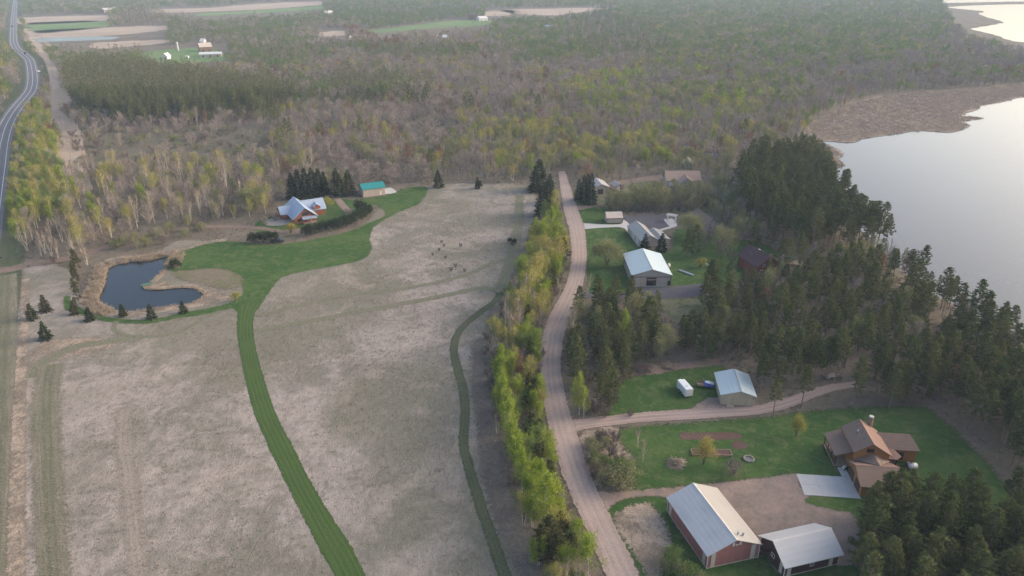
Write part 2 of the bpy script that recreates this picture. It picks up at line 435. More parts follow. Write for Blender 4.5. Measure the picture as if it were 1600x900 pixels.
M['dark_wood'] = plain('dark_stained_wood', (0.085, 0.055, 0.04), 0.8, 0.2)
M['pole_wood'] = plain('pole_wood', (0.33, 0.30, 0.27), 0.9, 0.2)
M['black_paint'] = plain('black_car_paint', (0.012, 0.012, 0.014), 0.25, 0.1, spec=0.6)
M['white_paint'] = plain('white_car_paint', (0.70, 0.70, 0.70), 0.3, 0.05, spec=0.5)
M['tyre'] = plain('tyre_rubber', (0.02, 0.02, 0.02), 0.9)
M['chrome'] = plain('grey_metal', (0.45, 0.45, 0.46), 0.35, 0.1, metallic=0.7)
M['blue_tarp'] = plain('blue_tarp', (0.03, 0.09, 0.36), 0.5, 0.2)
M['green_paint'] = plain('green_boat_paint', (0.06, 0.19, 0.15), 0.4)
M['orange'] = plain('orange_marker', (0.85, 0.25, 0.03), 0.5)
M['lamp_red'] = plain('red_lens', (0.45, 0.02, 0.02), 0.3)
M['stone'] = plain('grey_stone', (0.30, 0.275, 0.25), 0.9, 0.25, 2)
M['ash'] = plain('ash', (0.20, 0.19, 0.18), 0.95, 0.3, 3)
M['blue_trim'] = plain('blue_grey_boards', (0.20, 0.23, 0.27), 0.6)

# ------------------------------------------------------------------ ground, water
LAKE_PX = [(1303, 262), (1319, 258), (1308, 249), (1318, 240), (1300, 229), (1279, 221), (1292, 219), (1330, 222), (1345, 216), (1400, 208),
           (1440, 203), (1480, 206), (1500, 202), (1516, 196), (1503, 190), (1536, 184), (1500, 180), (1528, 169), (1531, 164), (1562, 159),
           (1600, 150), (1720, 140), (2100, 128), (2100, 560), (1900, 640), (1720, 622), (1600, 563), (1545, 520), (1470, 464), (1400, 415), (1345, 362),
           (1318, 305), (1306, 292), (1319, 287), (1303, 280)]
LAKE2_PX = [(1482, 11), (1530, 8), (1600, 6.5), (2000, 5), (2000, 40), (1700, 66), (1600, 66), (1575, 62), (1555, 55), (1535, 50), (1518, 46),
            (1530, 42), (1566, 35), (1545, 28), (1528, 21), (1536, 17.5), (1500, 14)]
LAKE3_PX = [(1430, -1), (1437, 3), (1480, 4.6), (1600, 2.2), (2000, 1), (2000, -12), (1430, -9)]
POND_PX = [(153, 466), (156, 473), (175, 483), (200, 487), (230, 483), (265, 478), (298, 474), (317, 462), (310, 453), (292, 449.5), (262, 451.5),
           (238, 453), (224, 449), (236, 441), (248, 428), (257, 416), (268, 400), (246, 404), (232, 407), (200, 410), (172, 417), (165, 430), (162, 447)]
lake_w, lake2_w, lake3_w = (catmull(world_poly(p), st) for p, st in ((LAKE_PX, 4), (LAKE2_PX, 14), (LAKE3_PX, 60)))
pond_w = catmull(world_poly(POND_PX), 0.8)
for arr, a in ((lake_w, 0.9), (lake2_w, 2.0), (pond_w, 0.15)):
    arr += rng.normal(0, a, arr.shape)
WATERS = [lake_w, lake2_w, lake3_w, pond_w]

def cdt(verts, edges, faces):
    return delaunay_2d_cdt([Vector((float(v[0]), float(v[1]))) for v in verts], edges, faces, 1, 1e-4)

def drop_inside(vo, fo, loops):
    X = np.array([(v.x, v.y) for v in vo])
    C_ = np.array([X[list(f)].mean(0) for f in fo])
    bad = np.zeros(len(C_), bool)
    for w in loops: bad |= inside(C_, w)
    return [f for f, b in zip(fo, bad) if not b]

def make_ground():
    E_ = 7500.0
    outer = [(-E_, -600), (E_, -600), (E_, 2 * E_), (-E_, 2 * E_)]
    V = list(outer); faces = [[0, 1, 2, 3]]
    for w in WATERS:
        b = len(V); V += [tuple(p) for p in w]; faces.append(list(range(b, b + len(w))))
    for r in np.geomspace(60, 6000, 40):                       # a few inner points keep the triangles well shaped
        for a in np.linspace(-0.9, 0.9, 22):
            V.append((r * math.sin(a), r * math.cos(a)))
    vo, eo, fo, ov, oe, of = cdt(V, [], faces)
    keep = drop_inside(vo, fo, WATERS)
    G = [(v.x, v.y, 0.0) for v in vo]
    for w in WATERS:                                            # banks go down under the water
        n = len(w); b = len(G)
        G += [(p[0], p[1], 0.0) for p in w] + [(p[0], p[1], -1.6) for p in w]
        keep += [[b + i, b + (i + 1) % n, b + n + (i + 1) % n, b + n + i] for i in range(n)]
    o = link('ground', mesh('ground', G, keep, M['floor']))
    tag(o, 'leaf littered brown ground under the trees', kind='structure')
make_ground()

def water(name, loops, z, mat, label):
    V, F = [], []
    for w in loops:
        c = w.mean(0); d = w - c
        w2 = c + d * (1 + 0.05 / (np.linalg.norm(d, axis=1, keepdims=True) + 1e-6))
        vo, eo, fo, *_ = cdt(w2, [], [list(range(len(w2)))])
        b = len(V); V += [(v.x, v.y, z) for v in vo]; F += [[i + b for i in f] for f in fo]
    return tag(link(name, mesh(name, V, F, mat)), label, kind='structure')
water('lake_water', [lake_w], -0.14, M['lake'], 'pale still lake beyond the pine trees')
water('far_lake_water', [lake2_w, lake3_w], -0.14, M['lake'], 'bright far arm of the lake behind the spit')
water('pond_water', [pond_w], -0.16, M['pond'], 'dark blue pond ringed by dry reeds')

OUTLINES = []
def sheet(name, px, z, mat, label, fr=0.8, step=None, jit=0.12, holes=(), world_pts=None):
    w = world_poly(px) if world_pts is None else np.asarray(world_pts, float)
    dist = np.linalg.norm(w.mean(0))
    st = step or max(0.9, dist * 0.006)
    w = catmull(w, st)
    area = 0.5 * np.sum(w[:, 0] * np.roll(w[:, 1], -1) - np.roll(w[:, 0], -1) * w[:, 1])
    if area < 0: w = w[::-1]
    w = w + rng.normal(0, jit * max(1, dist / 250), w.shape)
    t = np.roll(w, -1, 0) - np.roll(w, 1, 0)
    nrm = np.stack([-t[:, 1], t[:, 0]], 1) / (np.linalg.norm(t, axis=1, keepdims=True) + 1e-9)
    fr = fr * max(1, dist / 250)
    outer, inner = w - nrm * fr * 0.5, w + nrm * fr * 0.5
    n = len(w)
    V = [tuple(p) for p in outer] + [tuple(p) for p in inner]
    edges = [(n + i, n + (i + 1) % n) for i in range(n)]
    faces = [list(range(n))]
    for h in holes:
        b = len(V); V += [tuple(p) for p in h]; faces.append(list(range(b, b + len(h))))
    vo, eo, fo, ov, oe, of = cdt(V, edges, faces)
    val = []
    for o in ov:
        val.append(0.5 if not o else (0.0 if min(o) < n else 1.0))
    keep = drop_inside(vo, fo, holes) if len(holes) else fo
    if name not in ('marsh', 'meadow', 'scrub_clearing', 'dark_brush_strip', 'scrub_triangle', 'upper_lawn', 'back_lawn', 'brush_ground'): OUTLINES.append(w)
    ob = link(name, mesh(name, [(v.x, v.y, z) for v in vo], keep, mat, {'edge': ('POINT', val)}))
    return tag(ob, label, kind='structure')

def ribbon(name, pairs, z, mat, label, fr=0.7, step=1.2, world_pairs=None):
    """strip between two edge lines; pairs of picture points (edge one, edge two)"""
    if world_pairs is None:
        A = np.array([at(*p[0])[:2] for p in pairs]); B = np.array([at(*p[1])[:2] for p in pairs])
    else:
        A, B = (np.asarray(q, float) for q in world_pairs)
    Cn = np.concatenate([A, B], 1)
    S = catmull(Cn, step * 1.5, closed=False)
    A, B = S[:, :2], S[:, 2:]
    d = B - A; wd = np.linalg.norm(d, axis=1, keepdims=True); d = d / wd
    u = np.concatenate([[0], np.cumsum(np.linalg.norm(np.diff((A + B) / 2, axis=0), axis=1))])
    V, ed, uu, vv = [], [], [], []
    for i in range(len(A)):
        for s, e in ((-fr, 0), (fr * 0.4, 1), (0.25, 1), (0.5, 1), (0.75, 1), (wd[i, 0] - fr * 0.4, 1), (wd[i, 0] + fr, 0)):
            x = s if (s < 0 or e == 0 or s in (fr * 0.4, wd[i, 0] - fr * 0.4)) else s * wd[i, 0]
            p = A[i] + d[i] * x + (rng.normal(0, 0.08, 2) if e == 0 else 0)
            V.append((p[0], p[1], z)); ed.append(e); uu.append(u[i]); vv.append(x / wd[i, 0])
    F = [(i * 7 + k, i * 7 + k + 1, (i + 1) * 7 + k + 1, (i + 1) * 7 + k) for i in range(len(A) - 1) for k in range(6)]
    OUTLINES.append(np.concatenate([A, B[::-1]]))
    # make all faces point up
    p0, p1, p2 = (np.array(V[F[0][k]]) for k in (0, 1, 2))
    if np.cross(p1 - p0, p2 - p0)[2] < 0: F = [f[::-1] for f in F]
    o = link(name, mesh(name, V, F, mat, {'edge': ('POINT', ed), 'u': ('POINT', uu), 'v': ('POINT', vv)}))
    return tag(o, label, kind='structure')

def centre_ribbon(name, px, width, z, mat, label, fr=0.6, step=1.2):
    c = catmull(world_poly(px), step, closed=False)
    t = np.gradient(c, axis=0); t /= np.linalg.norm(t, axis=1, keepdims=True)
    n = np.stack([t[:, 1], -t[:, 0]], 1)
    w = np.interp(np.linspace(0, 1, len(c)), np.linspace(0, 1, len(width)), width)[:, None] if hasattr(width, '__len__') else width
    k = max(1, int(2.5 / step))
    idx = sorted(set(list(range(0, len(c), k)) + [len(c) - 1]))
    return ribbon(name, None, z, mat, label, fr, step, ((c - n * w / 2)[idx], (c + n * w / 2)[idx]))

# the dry meadow and its mown paths
MEADOW_PX = [(-140, 430), (-30, 412), (20, 418), (60, 408), (110, 424), (128, 470), (150, 416), (168, 404), (200, 400), (240, 396), (280, 376), (340, 378), (470, 384),
             (560, 356), (600, 318), (640, 296), (700, 288), (760, 287), (825, 290), (838, 320), (828, 360), (808, 410), (786, 460),
             (772, 500), (766, 560), (770, 620), (778, 700), (800, 780), (832, 850), (862, 920), (900, 1010), (-300, 1010)]
sheet('meadow', MEADOW_PX, 0.03, M['meadow'], 'wide meadow of flattened dry pinkish grass', fr=2.5, holes=[pond_w])
LAWN_MAIN = [(262, 402), (300, 388), (350, 377), (400, 381), (425, 383), (480, 376), (545, 362), (575, 349), (602, 336), (590, 322), (560, 312), (600, 306), (640, 293), (668, 293),
             (655, 318), (625, 331), (600, 344), (583, 356), (578, 374), (580, 390), (565, 406), (520, 416), (470, 425), (440, 434), (422, 455), (408, 474),
             (397, 488), (372, 490), (365, 482), (320, 491), (280, 497), (230, 506), (170, 503), (128, 492), (100, 482), (104, 462), (116, 476), (160, 494), (230, 500), (290, 488),
             (350, 476), (377, 462), (376, 445), (340, 428), (300, 424), (268, 424), (258, 414)]
sheet('mown_lawn', LAWN_MAIN, 0.06, M['lawn'], 'broad mown lawn between pond and log house', fr=1.6)
sheet('worn_patch', [(270, 426), (300, 422), (345, 420), (378, 433), (376, 446), (356, 453), (325, 447), (290, 439)], 0.085, M['worn'], 'worn brown patch beside the pond', fr=4.0)
ribbon('mown_path', [((371, 478), (412, 470)), ((372, 492), (398, 488)), ((371, 520), (395, 518)), ((378, 560), (402, 558)), ((388, 610), (416, 606)), ((402, 655), (432, 650)),
                     ((422, 700), (455, 695)), ((446, 750), (480, 745)), ((474, 805), (511, 798)), ((502, 860), (545, 850)), ((524, 900), (570, 900)), ((560, 980), (612, 980))],
       0.07, M['mown'], 'curving strip of short green grass mown through the meadow', fr=0.5)
centre_ribbon('field_trail', [(768, 452), (781, 458), (772, 472), (745, 492), (718, 517), (709, 545), (716, 580), (724, 610), (727, 650), (724, 690), (730, 720), (741, 760), (756, 805), (772, 850), (790, 905), (820, 980)],
              [2.0, 2.0, 1.8, 1.9, 1.9, 1.8, 1.9, 2.1], 0.08, M['trail'], 'narrow green trail along the edge of the meadow')
centre_ribbon('hedge_trail', [(812, 305), (810, 340), (805, 380), (800, 402), (790, 430), (782, 455)], 3.0, 0.07, M['faint'], 'faint grassy track beside the head of the belt', fr=1.5)
centre_ribbon('cross_trail', [(782, 456), (768, 452), (745, 451), (700, 461), (650, 471), (600, 480), (550, 489), (500, 499), (450, 508), (398, 518)], 2.4, 0.10, M['faint'], 'faint track crossing the dry meadow', fr=0.8)
centre_ribbon('upper_trail', [(800, 401), (770, 411), (735, 427), (690, 440), (620, 452), (540, 462), (470, 477), (402, 494)], 1.8, 0.11, M['faint'], 'faint upper track across the dry meadow', fr=0.8)
centre_ribbon('loop_track', [(182, 502), (178, 514), (200, 524), (250, 525), (288, 515), (318, 498), (340, 488)], 1.2, 0.09, M['faint'], 'thin wheel track looping below the pond', fr=0.5)
centre_ribbon('old_wheel_track', [(196, 640), (192, 690), (200, 740), (206, 800), (212, 860), (218, 930)], 2.6, 0.052, M['pale_track'], 'pale old wheel track running down the lower meadow', fr=1.6)
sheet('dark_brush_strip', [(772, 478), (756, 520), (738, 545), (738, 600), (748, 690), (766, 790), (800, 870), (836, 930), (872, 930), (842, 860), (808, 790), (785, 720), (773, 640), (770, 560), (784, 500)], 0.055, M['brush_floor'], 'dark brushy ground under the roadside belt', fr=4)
sheet('weedy_ring', [(328, 552), (350, 546), (372, 550), (374, 572), (345, 576), (326, 570)], 0.05, M['weedy'], 'greyish weedy patch beside the mown path', fr=4)
sheet('pale_straw_patch', [(52, 545), (80, 532), (120, 528), (190, 532), (160, 548), (100, 560), (55, 582), (46, 570)], 0.05, M['straw'], 'pale straw patch below the small spruces', fr=3)
sheet('pond_reed_bank', [(130, 462), (148, 425), (156, 415), (200, 402), (262, 392), (320, 378), (355, 372), (352, 377), (300, 394), (272, 402), (262, 416), (258, 430), (244, 443), (262, 447), (300, 444), (330, 452), (360, 466), (318, 478), (270, 485), (200, 495), (150, 489), (124, 478)],
      0.045, M['straw'], 'pale straw bank round the pond', fr=1.5, holes=[pond_w])
centre_ribbon('grass_strip', [(50, 590), (62, 570), (110, 545), (160, 535), (220, 528)], 3.0, 0.06, M['faint'], 'bent faint strip at the top of the lower meadow', fr=1.5)
centre_ribbon('green_field_strip', [(80, 570), (74, 600), (72, 650), (74, 720), (78, 800), (84, 900), (92, 1000)], [5.0, 4.6, 4.0, 3.8], 0.065, M['strip'], 'striped green band along the meadow edge', fr=2.2)
centre_ribbon('roadside_verge', [(8, 430), (4, 500), (-2, 600), (-8, 700), (-16, 800), (-24, 900), (-32, 1000)], [6.5, 7.5, 8.0, 8.0], 0.065, M['strip'], 'green and tan verge beside the highway', fr=1.0)
centre_ribbon('pale_verge', [(40, 436), (38, 500), (34, 570), (30, 650), (28, 740), (26, 830), (24, 1000)], [1.8, 2.2, 2.4, 2.6], 0.075, M['straw'], 'pale dry strip between verge and meadow', fr=0.8)

# the gravel road and drives
ROAD = [((873, 268), (883, 268)), ((875, 285), (888, 285)), ((877, 300), (893, 300)), ((882, 330), (903, 330)), ((889, 355), (912, 355)), ((893, 380), (915, 380)), ((894, 400), (916, 400)),
        ((892, 420), (914, 420)), ((887, 440), (911, 440)), ((878, 460), (905, 460)), ((867, 480), (897, 480)), ((857, 500), (889, 500)), ((850, 520), (882, 520)), ((846, 540), (877, 540)),
        ((844, 560), (875, 560)), ((845, 580), (875, 580)), ((847, 600), (878, 600)), ((850, 620), (882, 620)), ((853, 640), (888, 640)), ((857, 660), (894, 660)), ((862, 680), (900, 680)), ((868, 700), (907, 700)),
        ((880, 740), (921, 740)), ((896, 780), (938, 780)), ((914, 820), (958, 820)), ((932, 860), (978, 860)), ((949, 900), (997, 900)), ((985, 980), (1040, 980)), ((1000, 1010), (1058, 1010))]
ribbon('gravel_road', ROAD, 0.14, M['gravel'], 'pinkish gravel road curving between trees and houses', fr=0.9)
ribbon('shed_drive', [((884, 648), (886, 684)), ((896, 657), (905, 673)), ((930, 653), (935, 667)), ((1000, 646), (1000, 660)), ((1080, 640), (1080, 655)), ((1125, 638), (1125, 652)), ((1180, 635), (1180, 648)), ((1230, 622), (1230, 638)),
                      ((1270, 608), (1275, 620)), ((1300, 601), (1310, 609)), ((1345, 596), (1350, 604))], 0.11, M['drive'], 'gravel drive running past the tan shed into the pines', fr=0.7)
sheet('shed_apron', [(1082, 642), (1092, 630), (1112, 621), (1128, 622), (1135, 640), (1110, 648)], 0.095, M['yard'], 'dirt apron in front of the tan shed', fr=1.2)
sheet('gravel_yard', [(914, 760), (935, 768), (962, 769), (1040, 763), (1100, 757), (1180, 749), (1245, 742), (1250, 760), (1266, 774), (1257, 785), (1300, 797), (1335, 806), (1345, 850), (1322, 884), (1240, 862),
                      (1190, 850), (1120, 800), (1040, 777), (985, 778), (958, 787), (944, 803), (930, 800)], 0.10, M['yard'], 'gravel yard between the red barn and the brown house', fr=1.2)
# lawns on the house side of the road
sheet('house_lawn', [(966, 676), (1000, 667), (1080, 661), (1190, 653), (1240, 646), (1300, 640), (1440, 636), (1475, 660), (1510, 690), (1560, 745), (1590, 800), (1500, 830), (1330, 815), (1300, 800), (1262, 786), (1268, 774), (1250, 742),
                     (1180, 749), (1100, 757), (1040, 763), (995, 765), (985, 742), (994, 718), (976, 700)], 0.06, M['lawn'], 'green lawn round the brown log house', fr=4.0)
sheet('trailer_lawn', [(944, 655), (950, 622), (985, 590), (1060, 577), (1125, 570), (1138, 600), (1128, 636), (1080, 641), (1000, 648)], 0.06, M['lawn'], 'green lawn round the cargo trailer', fr=3.5)
sheet('barn_lawn', [(908, 358), (968, 356), (1000, 386), (1048, 390), (1058, 358), (1120, 370), (1190, 380), (1215, 400), (1165, 425), (1150, 442), (1104, 446), (1048, 449), (1010, 453), (960, 459), (922, 457), (917, 420), (915, 380)], 0.06, M['lawn'], 'green lawn round the pale blue roofed barn', fr=3.0)
sheet('corner_lawn', [(900, 331), (925, 324), (950, 328), (970, 338), (974, 350), (905, 350)], 0.062, M['lawn'], 'small green lawn round the little garage', fr=2.0)
sheet('upper_lawn', [(892, 300), (930, 290), (985, 284), (1030, 285), (1040, 297), (1095, 297), (1122, 312), (1100, 334), (1000, 330), (930, 322), (897, 318)], 0.058, M['rough'], 'rough lawn below the tan roofed house', fr=2.0)
sheet('back_lawn', [(1100, 505), (1060, 500), (1040, 488), (1020, 470), (1090, 462), (1110, 470)], 0.058, M['rough'], 'rough grass below the asphalt apron', fr=2.0)
sheet('barn_front_lawn', [(1095, 890), (1150, 878), (1190, 866), (1224, 900), (1310, 880), (1340, 890), (1350, 990), (1100, 990)], 0.062, M['lawn'], 'green lawn in front of the red barn', fr=2.0)
sheet('ditch_lawn', [(944, 806), (958, 789), (985, 779), (1038, 778), (1050, 815), (1110, 900), (1120, 985), (1040, 985), (1000, 900), (982, 865), (960, 832)], 0.061, M['lawn'], 'green grass between gravel road and red barn', fr=1.6)
sheet('ditch_straw', [(957, 812), (970, 797), (992, 789), (1018, 790), (1046, 830), (1048, 862), (1030, 905), (1014, 905), (994, 870), (970, 836)], 0.085, M['straw'], 'flattened dry grass in the triangle by the road', fr=2.6)
sheet('scrub_triangle', [(905, 684), (918, 673), (962, 668), (972, 690), (990, 720), (990, 750), (985, 762), (940, 766), (922, 745), (912, 715)], 0.055, M['straw'], 'dry grass under the scrub by the drive corner', fr=2.5)
sheet('brush_ground', [(985, 586), (1000, 575), (1050, 568), (1130, 560), (1140, 568), (1060, 578), (1020, 586)], 0.07, M['bare'], 'bare brushy ground above the trailer lawn', fr=2)
for i, (px, lab) in enumerate(((  [(1064, 677), (1090, 676), (1150, 676), (1160, 681), (1155, 687), (1066, 687)], 'long bed of dark bare soil in the house lawn'),
                              ([(1142, 692), (1158, 689), (1170, 698), (1158, 703), (1143, 699)], 'small dark soil bed below the long garden bed'))):
    sheet('garden_bed', px, 0.09, M['soil'], lab, fr=0.5)
sheet('twig_litter', [(1040, 722), (1052, 716), (1068, 718), (1070, 730), (1056, 734), (1044, 730)], 0.09, M['straw'], 'litter of dry prunings on the house lawn', fr=2.5)

# pads of asphalt and concrete
sheet('asphalt_court', [(976, 339), (1000, 337), (1040, 336), (1046, 339), (1037.5, 343), (1047, 354), (1027, 359.5), (1008, 353), (984, 352), (978, 346)], 0.12, M['asphalt'], 'dark asphalt court behind the long shed', fr=0.3, jit=0.02)
sheet('concrete_drive', [(903, 349.5), (940, 351), (970, 350.5), (974, 343.5), (978, 346), (985, 353), (1000, 372), (1003, 384), (998, 386), (976, 357), (968, 355), (940, 356), (905, 358)], 0.13, M['concrete'], 'pale concrete drive leading to the long shed', fr=0.2, jit=0.02)
sheet('concrete_patch', [(1038, 343), (1050, 342), (1057, 351), (1047, 354)], 0.13, M['concrete'], 'pale concrete patch by the white pergola', fr=0.2, jit=0.02)
sheet('concrete_walk', [(1027, 360), (1057, 351.5), (1058, 353.5), (1029, 362)], 0.125, M['concrete'], 'narrow concrete walk edging the asphalt court', fr=0.1, jit=0.02)
sheet('asphalt_apron', [(906, 458), (958, 459), (975, 458), (990, 449), (1048, 448.5), (1102, 444), (1110, 450), (1088, 463), (1016, 467), (975, 465), (905, 465)], 0.12, M['asphalt'], 'asphalt apron in front of the pale blue roofed barn', fr=0.4, jit=0.03)
sheet('far_drive', [(884, 326), (920, 320), (945, 316), (940, 320), (918, 326), (890, 331)], 0.12, M['bare'], 'short dirt drive to the far garage', fr=0.8)
sheet('far_lane', [(950, 285), (985, 280), (1038, 273), (1040, 279), (990, 286), (952, 291)], 0.12, M['bare'], 'dirt lane leading to the tan roofed house', fr=1.0)
sheet('shed_pad', [(602, 303), (598, 297), (610, 293.5), (619, 301)], 0.12, M['concrete'], 'white concrete pad beside the green roofed shed', fr=0.2, jit=0.02)
sheet('house_dirt_drive', [(440, 361), (470, 357), (472, 364), (448, 369), (436, 372)], 0.10, M['bare'], 'short dirt drive by the dark hedge', fr=0.8)
centre_ribbon('garden_path', [(520, 300), (528, 312), (538, 324), (548, 334)], 3.0, 0.11, M['yard'], 'gravel path behind the log house', fr=0.6)
sheet('house_terrace', [(415, 346), (440, 338), (456, 346), (440, 352), (418, 352)], 0.10, M['stone'], 'stony terrace beside the log house', fr=0.6)
sheet('log_house_lawn', [(405, 345), (440, 335), (500, 310), (545, 312), (580, 320), (570, 335), (480, 362), (430, 372), (400, 360)], 0.055, M['lawn'], 'green lawn round the blue roofed log house', fr=1.5)
centre_ribbon('pond_drive', [(-10, 424), (20, 420), (48, 413), (90, 408), (150, 392), (220, 372), (280, 358), (340, 354), (400, 356), (438, 362)], [6, 4.5, 3.6, 3.2, 3.0, 3.0], 0.10, M['bare'], 'dirt drive from the highway to the log house', fr=0.8)
# right of way and far fields
centre_ribbon('cleared_strip', [(40, 45), (52, 62), (64, 78), (76, 100), (82, 125), (90, 150), (96, 180), (104, 215), (112, 260), (118, 300)], [34, 30, 26, 18, 16, 14], 0.05, M['stubble'], 'cleared tan strip beside the highway', fr=2, step=4)
sheet('scrub_clearing', [(108, 205), (180, 205), (240, 208), (330, 200), (400, 196), (430, 205), (420, 228), (330, 250), (220, 262), (130, 262)], 0.04, M['scrub'], 'scrubby clearing between the wood and the pond', fr=12)
for px, m, lab in (([(57, 53), (70, 47), (258, 40), (257, 47), (150, 57), (75, 59)], 'stubble', 'tan stubble field beyond the pine wood'),
                   ([(48, 36), (120, 33), (170, 33), (170, 41), (70, 51), (50, 46)], 'pasture', 'green field near the highway crest'),
                   ([(32, 28), (175, 24), (180, 31), (40, 38)], 'stubble', 'tan field beside the highway crest'),
                   ([(150, 67), (258, 62), (262, 67), (200, 73), (152, 76)], 'stubble', 'narrow tan field in front of the pond field'),
                   ([(240, 15), (330, 12), (400, 6), (500, 2.5), (500, 8), (400, 15), (250, 20)], 'stubble', 'long tan field under the far wood'),
                   ([(310, 21), (400, 16), (500, 8.5), (503, 14), (400, 21), (315, 25)], 'pasture', 'long green field under the far wood'),
                   ([(565, 49), (620, 43), (700, 33), (762, 31), (762, 39), (660, 45), (600, 51)], 'pasture', 'green field curving round the far wood'),
                   ([(795, 15), (955, 12.5), (900, 20), (860, 24), (800, 21)], 'stubble', 'pale tan field far beyond the wood'),
                   ([(225, 82), (310, 75), (352, 83), (346, 96), (250, 99)], 'pasture', 'green yard of the far farm'),
                   ([(498, 51), (536, 48), (536, 56), (500, 57)], 'stubble', 'small tan clearing near the red trees'),
                   ([(758, 18), (800, 16), (800, 23), (760, 25)], 'stubble', 'small tan field near the far white barn')):
    sheet('field', px, 0.06, M[m], lab, fr=4, step=14, jit=0.4)
sheet('field_pool', [(60, 61), (75, 59), (175, 57.5), (172, 61), (120, 63.5), (66, 65.5)], 0.08, M['lake'], 'pale strip of water in the far field', fr=2, step=14, jit=0.4)
MARSH_PX = [(1262, 196), (1290, 180), (1330, 162), (1380, 150), (1450, 142), (1520, 140), (1600, 130), (1720, 122), (1720, 140), (1600, 151), (1562, 160), (1531, 165), (1529, 170), (1500, 181), (1536, 184),
            (1503, 190), (1516, 196), (1500, 203), (1480, 207), (1440, 204), (1400, 209), (1345, 217), (1330, 223), (1292, 220), (1279, 222), (1300, 229), (1318, 240), (1308, 249), (1319, 258), (1303, 263), (1303, 280), (1319, 287), (1306, 293), (1296, 292), (1284, 250), (1270, 218)]
sheet('marsh', MARSH_PX, 0.06, M['marsh'], 'brown sedge marsh along the lake shore', fr=2, step=4)

# highway
HWY = [(26, -6), (24, 2), (22.5, 15), (21, 45), (21.5, 66), (27, 77), (37, 85), (46, 94), (50, 110), (51, 127), (48, 141), (40, 152), (29, 165), (17, 182), (8, 200), (1, 225), (-5, 262), (-18, 340), (-34, 430), (-58, 520), (-95, 640), (-170, 860)]
centre_ribbon('highway', HWY, 10.6, 0.12, M['highway'], 'two lane asphalt highway with white edge lines', fr=0.15, step=5)
def hwy_line(offset, width, mat, label, name='road_marking'):
    c = catmull(world_poly(HWY), 5, closed=False)
    t = np.gradient(c, axis=0); t /= np.linalg.norm(t, axis=1, keepdims=True)
    n = np.stack([t[:, 1], -t[:, 0]], 1)
    a, b = c + n * (offset - width / 2), c + n * (offset + width / 2)
    V = [(p[0], p[1], 0.15) for q in zip(a, b) for p in q]
    F = [(2 * i, 2 * i + 1, 2 * i + 3, 2 * i + 2) for i in range(len(c) - 1)]
    tag(link(name, mesh(name, V, F, mat)), label, kind='structure')
centre_ribbon('highway_verge', HWY, 25, 0.055, M['trail'], 'green mown verges along the highway', fr=2.5, step=5)
hwy_line(-3.7, 0.22, M['paint'], 'white edge line of the highway')
hwy_line(3.7, 0.22, M['paint'], 'white edge line of the highway')
hwy_line(0.0, 0.22, M['paint'], 'pale centre line of the highway')

# ------------------------------------------------------------------ trees: shapes
def tri_leaves(C, size, r, flat=0.0, outward=None, slim=1.0):
    """one small triangle per leaf at centres C"""
    n = len(C)
    a = r.normal(size=(n, 3)); a /= np.linalg.norm(a, axis=1, keepdims=True)
    if outward is not None: a = a * 0.55 + outward; a /= np.linalg.norm(a, axis=1, keepdims=True)
    b = r.normal(size=(n, 3)); b[:, 2] *= (1 - flat)
    b -= a * np.sum(a * b, 1, keepdims=True); b /= np.linalg.norm(b, axis=1, keepdims=True) + 1e-9
    s = (size * r.uniform(0.6, 1.3, n))[:, None]
    v0 = C - a * s * 0.5 - b * s * 0.45 * slim
    v1 = C - a * s * 0.5 + b * s * 0.45 * slim
    v2 = C + a * s * 0.75
    V = np.stack([v0, v1, v2], 1).reshape(-1, 3)
    F = np.arange(3 * n).reshape(-1, 3)
    return V, F

class Tree:
    def __init__(s, seed): s.r = np.random.default_rng(seed); s.t = MB(); s.CV, s.CF, s.CT = [], [], []; s.nv = 0
    def leaves(s, C, size, **k):
        if not len(C): return
        s.CT.append(np.clip(s.r.random() * .75 + .5 * s.r.random(len(C)) - .12, 0, 1))
        V, F = tri_leaves(np.asarray(C), size, s.r, **k); s.CV.append(V); s.CF.append(F + s.nv); s.nv += len(V)
    def arrays(s):
        V = np.concatenate(s.CV); F = np.concatenate(s.CF); return V, F

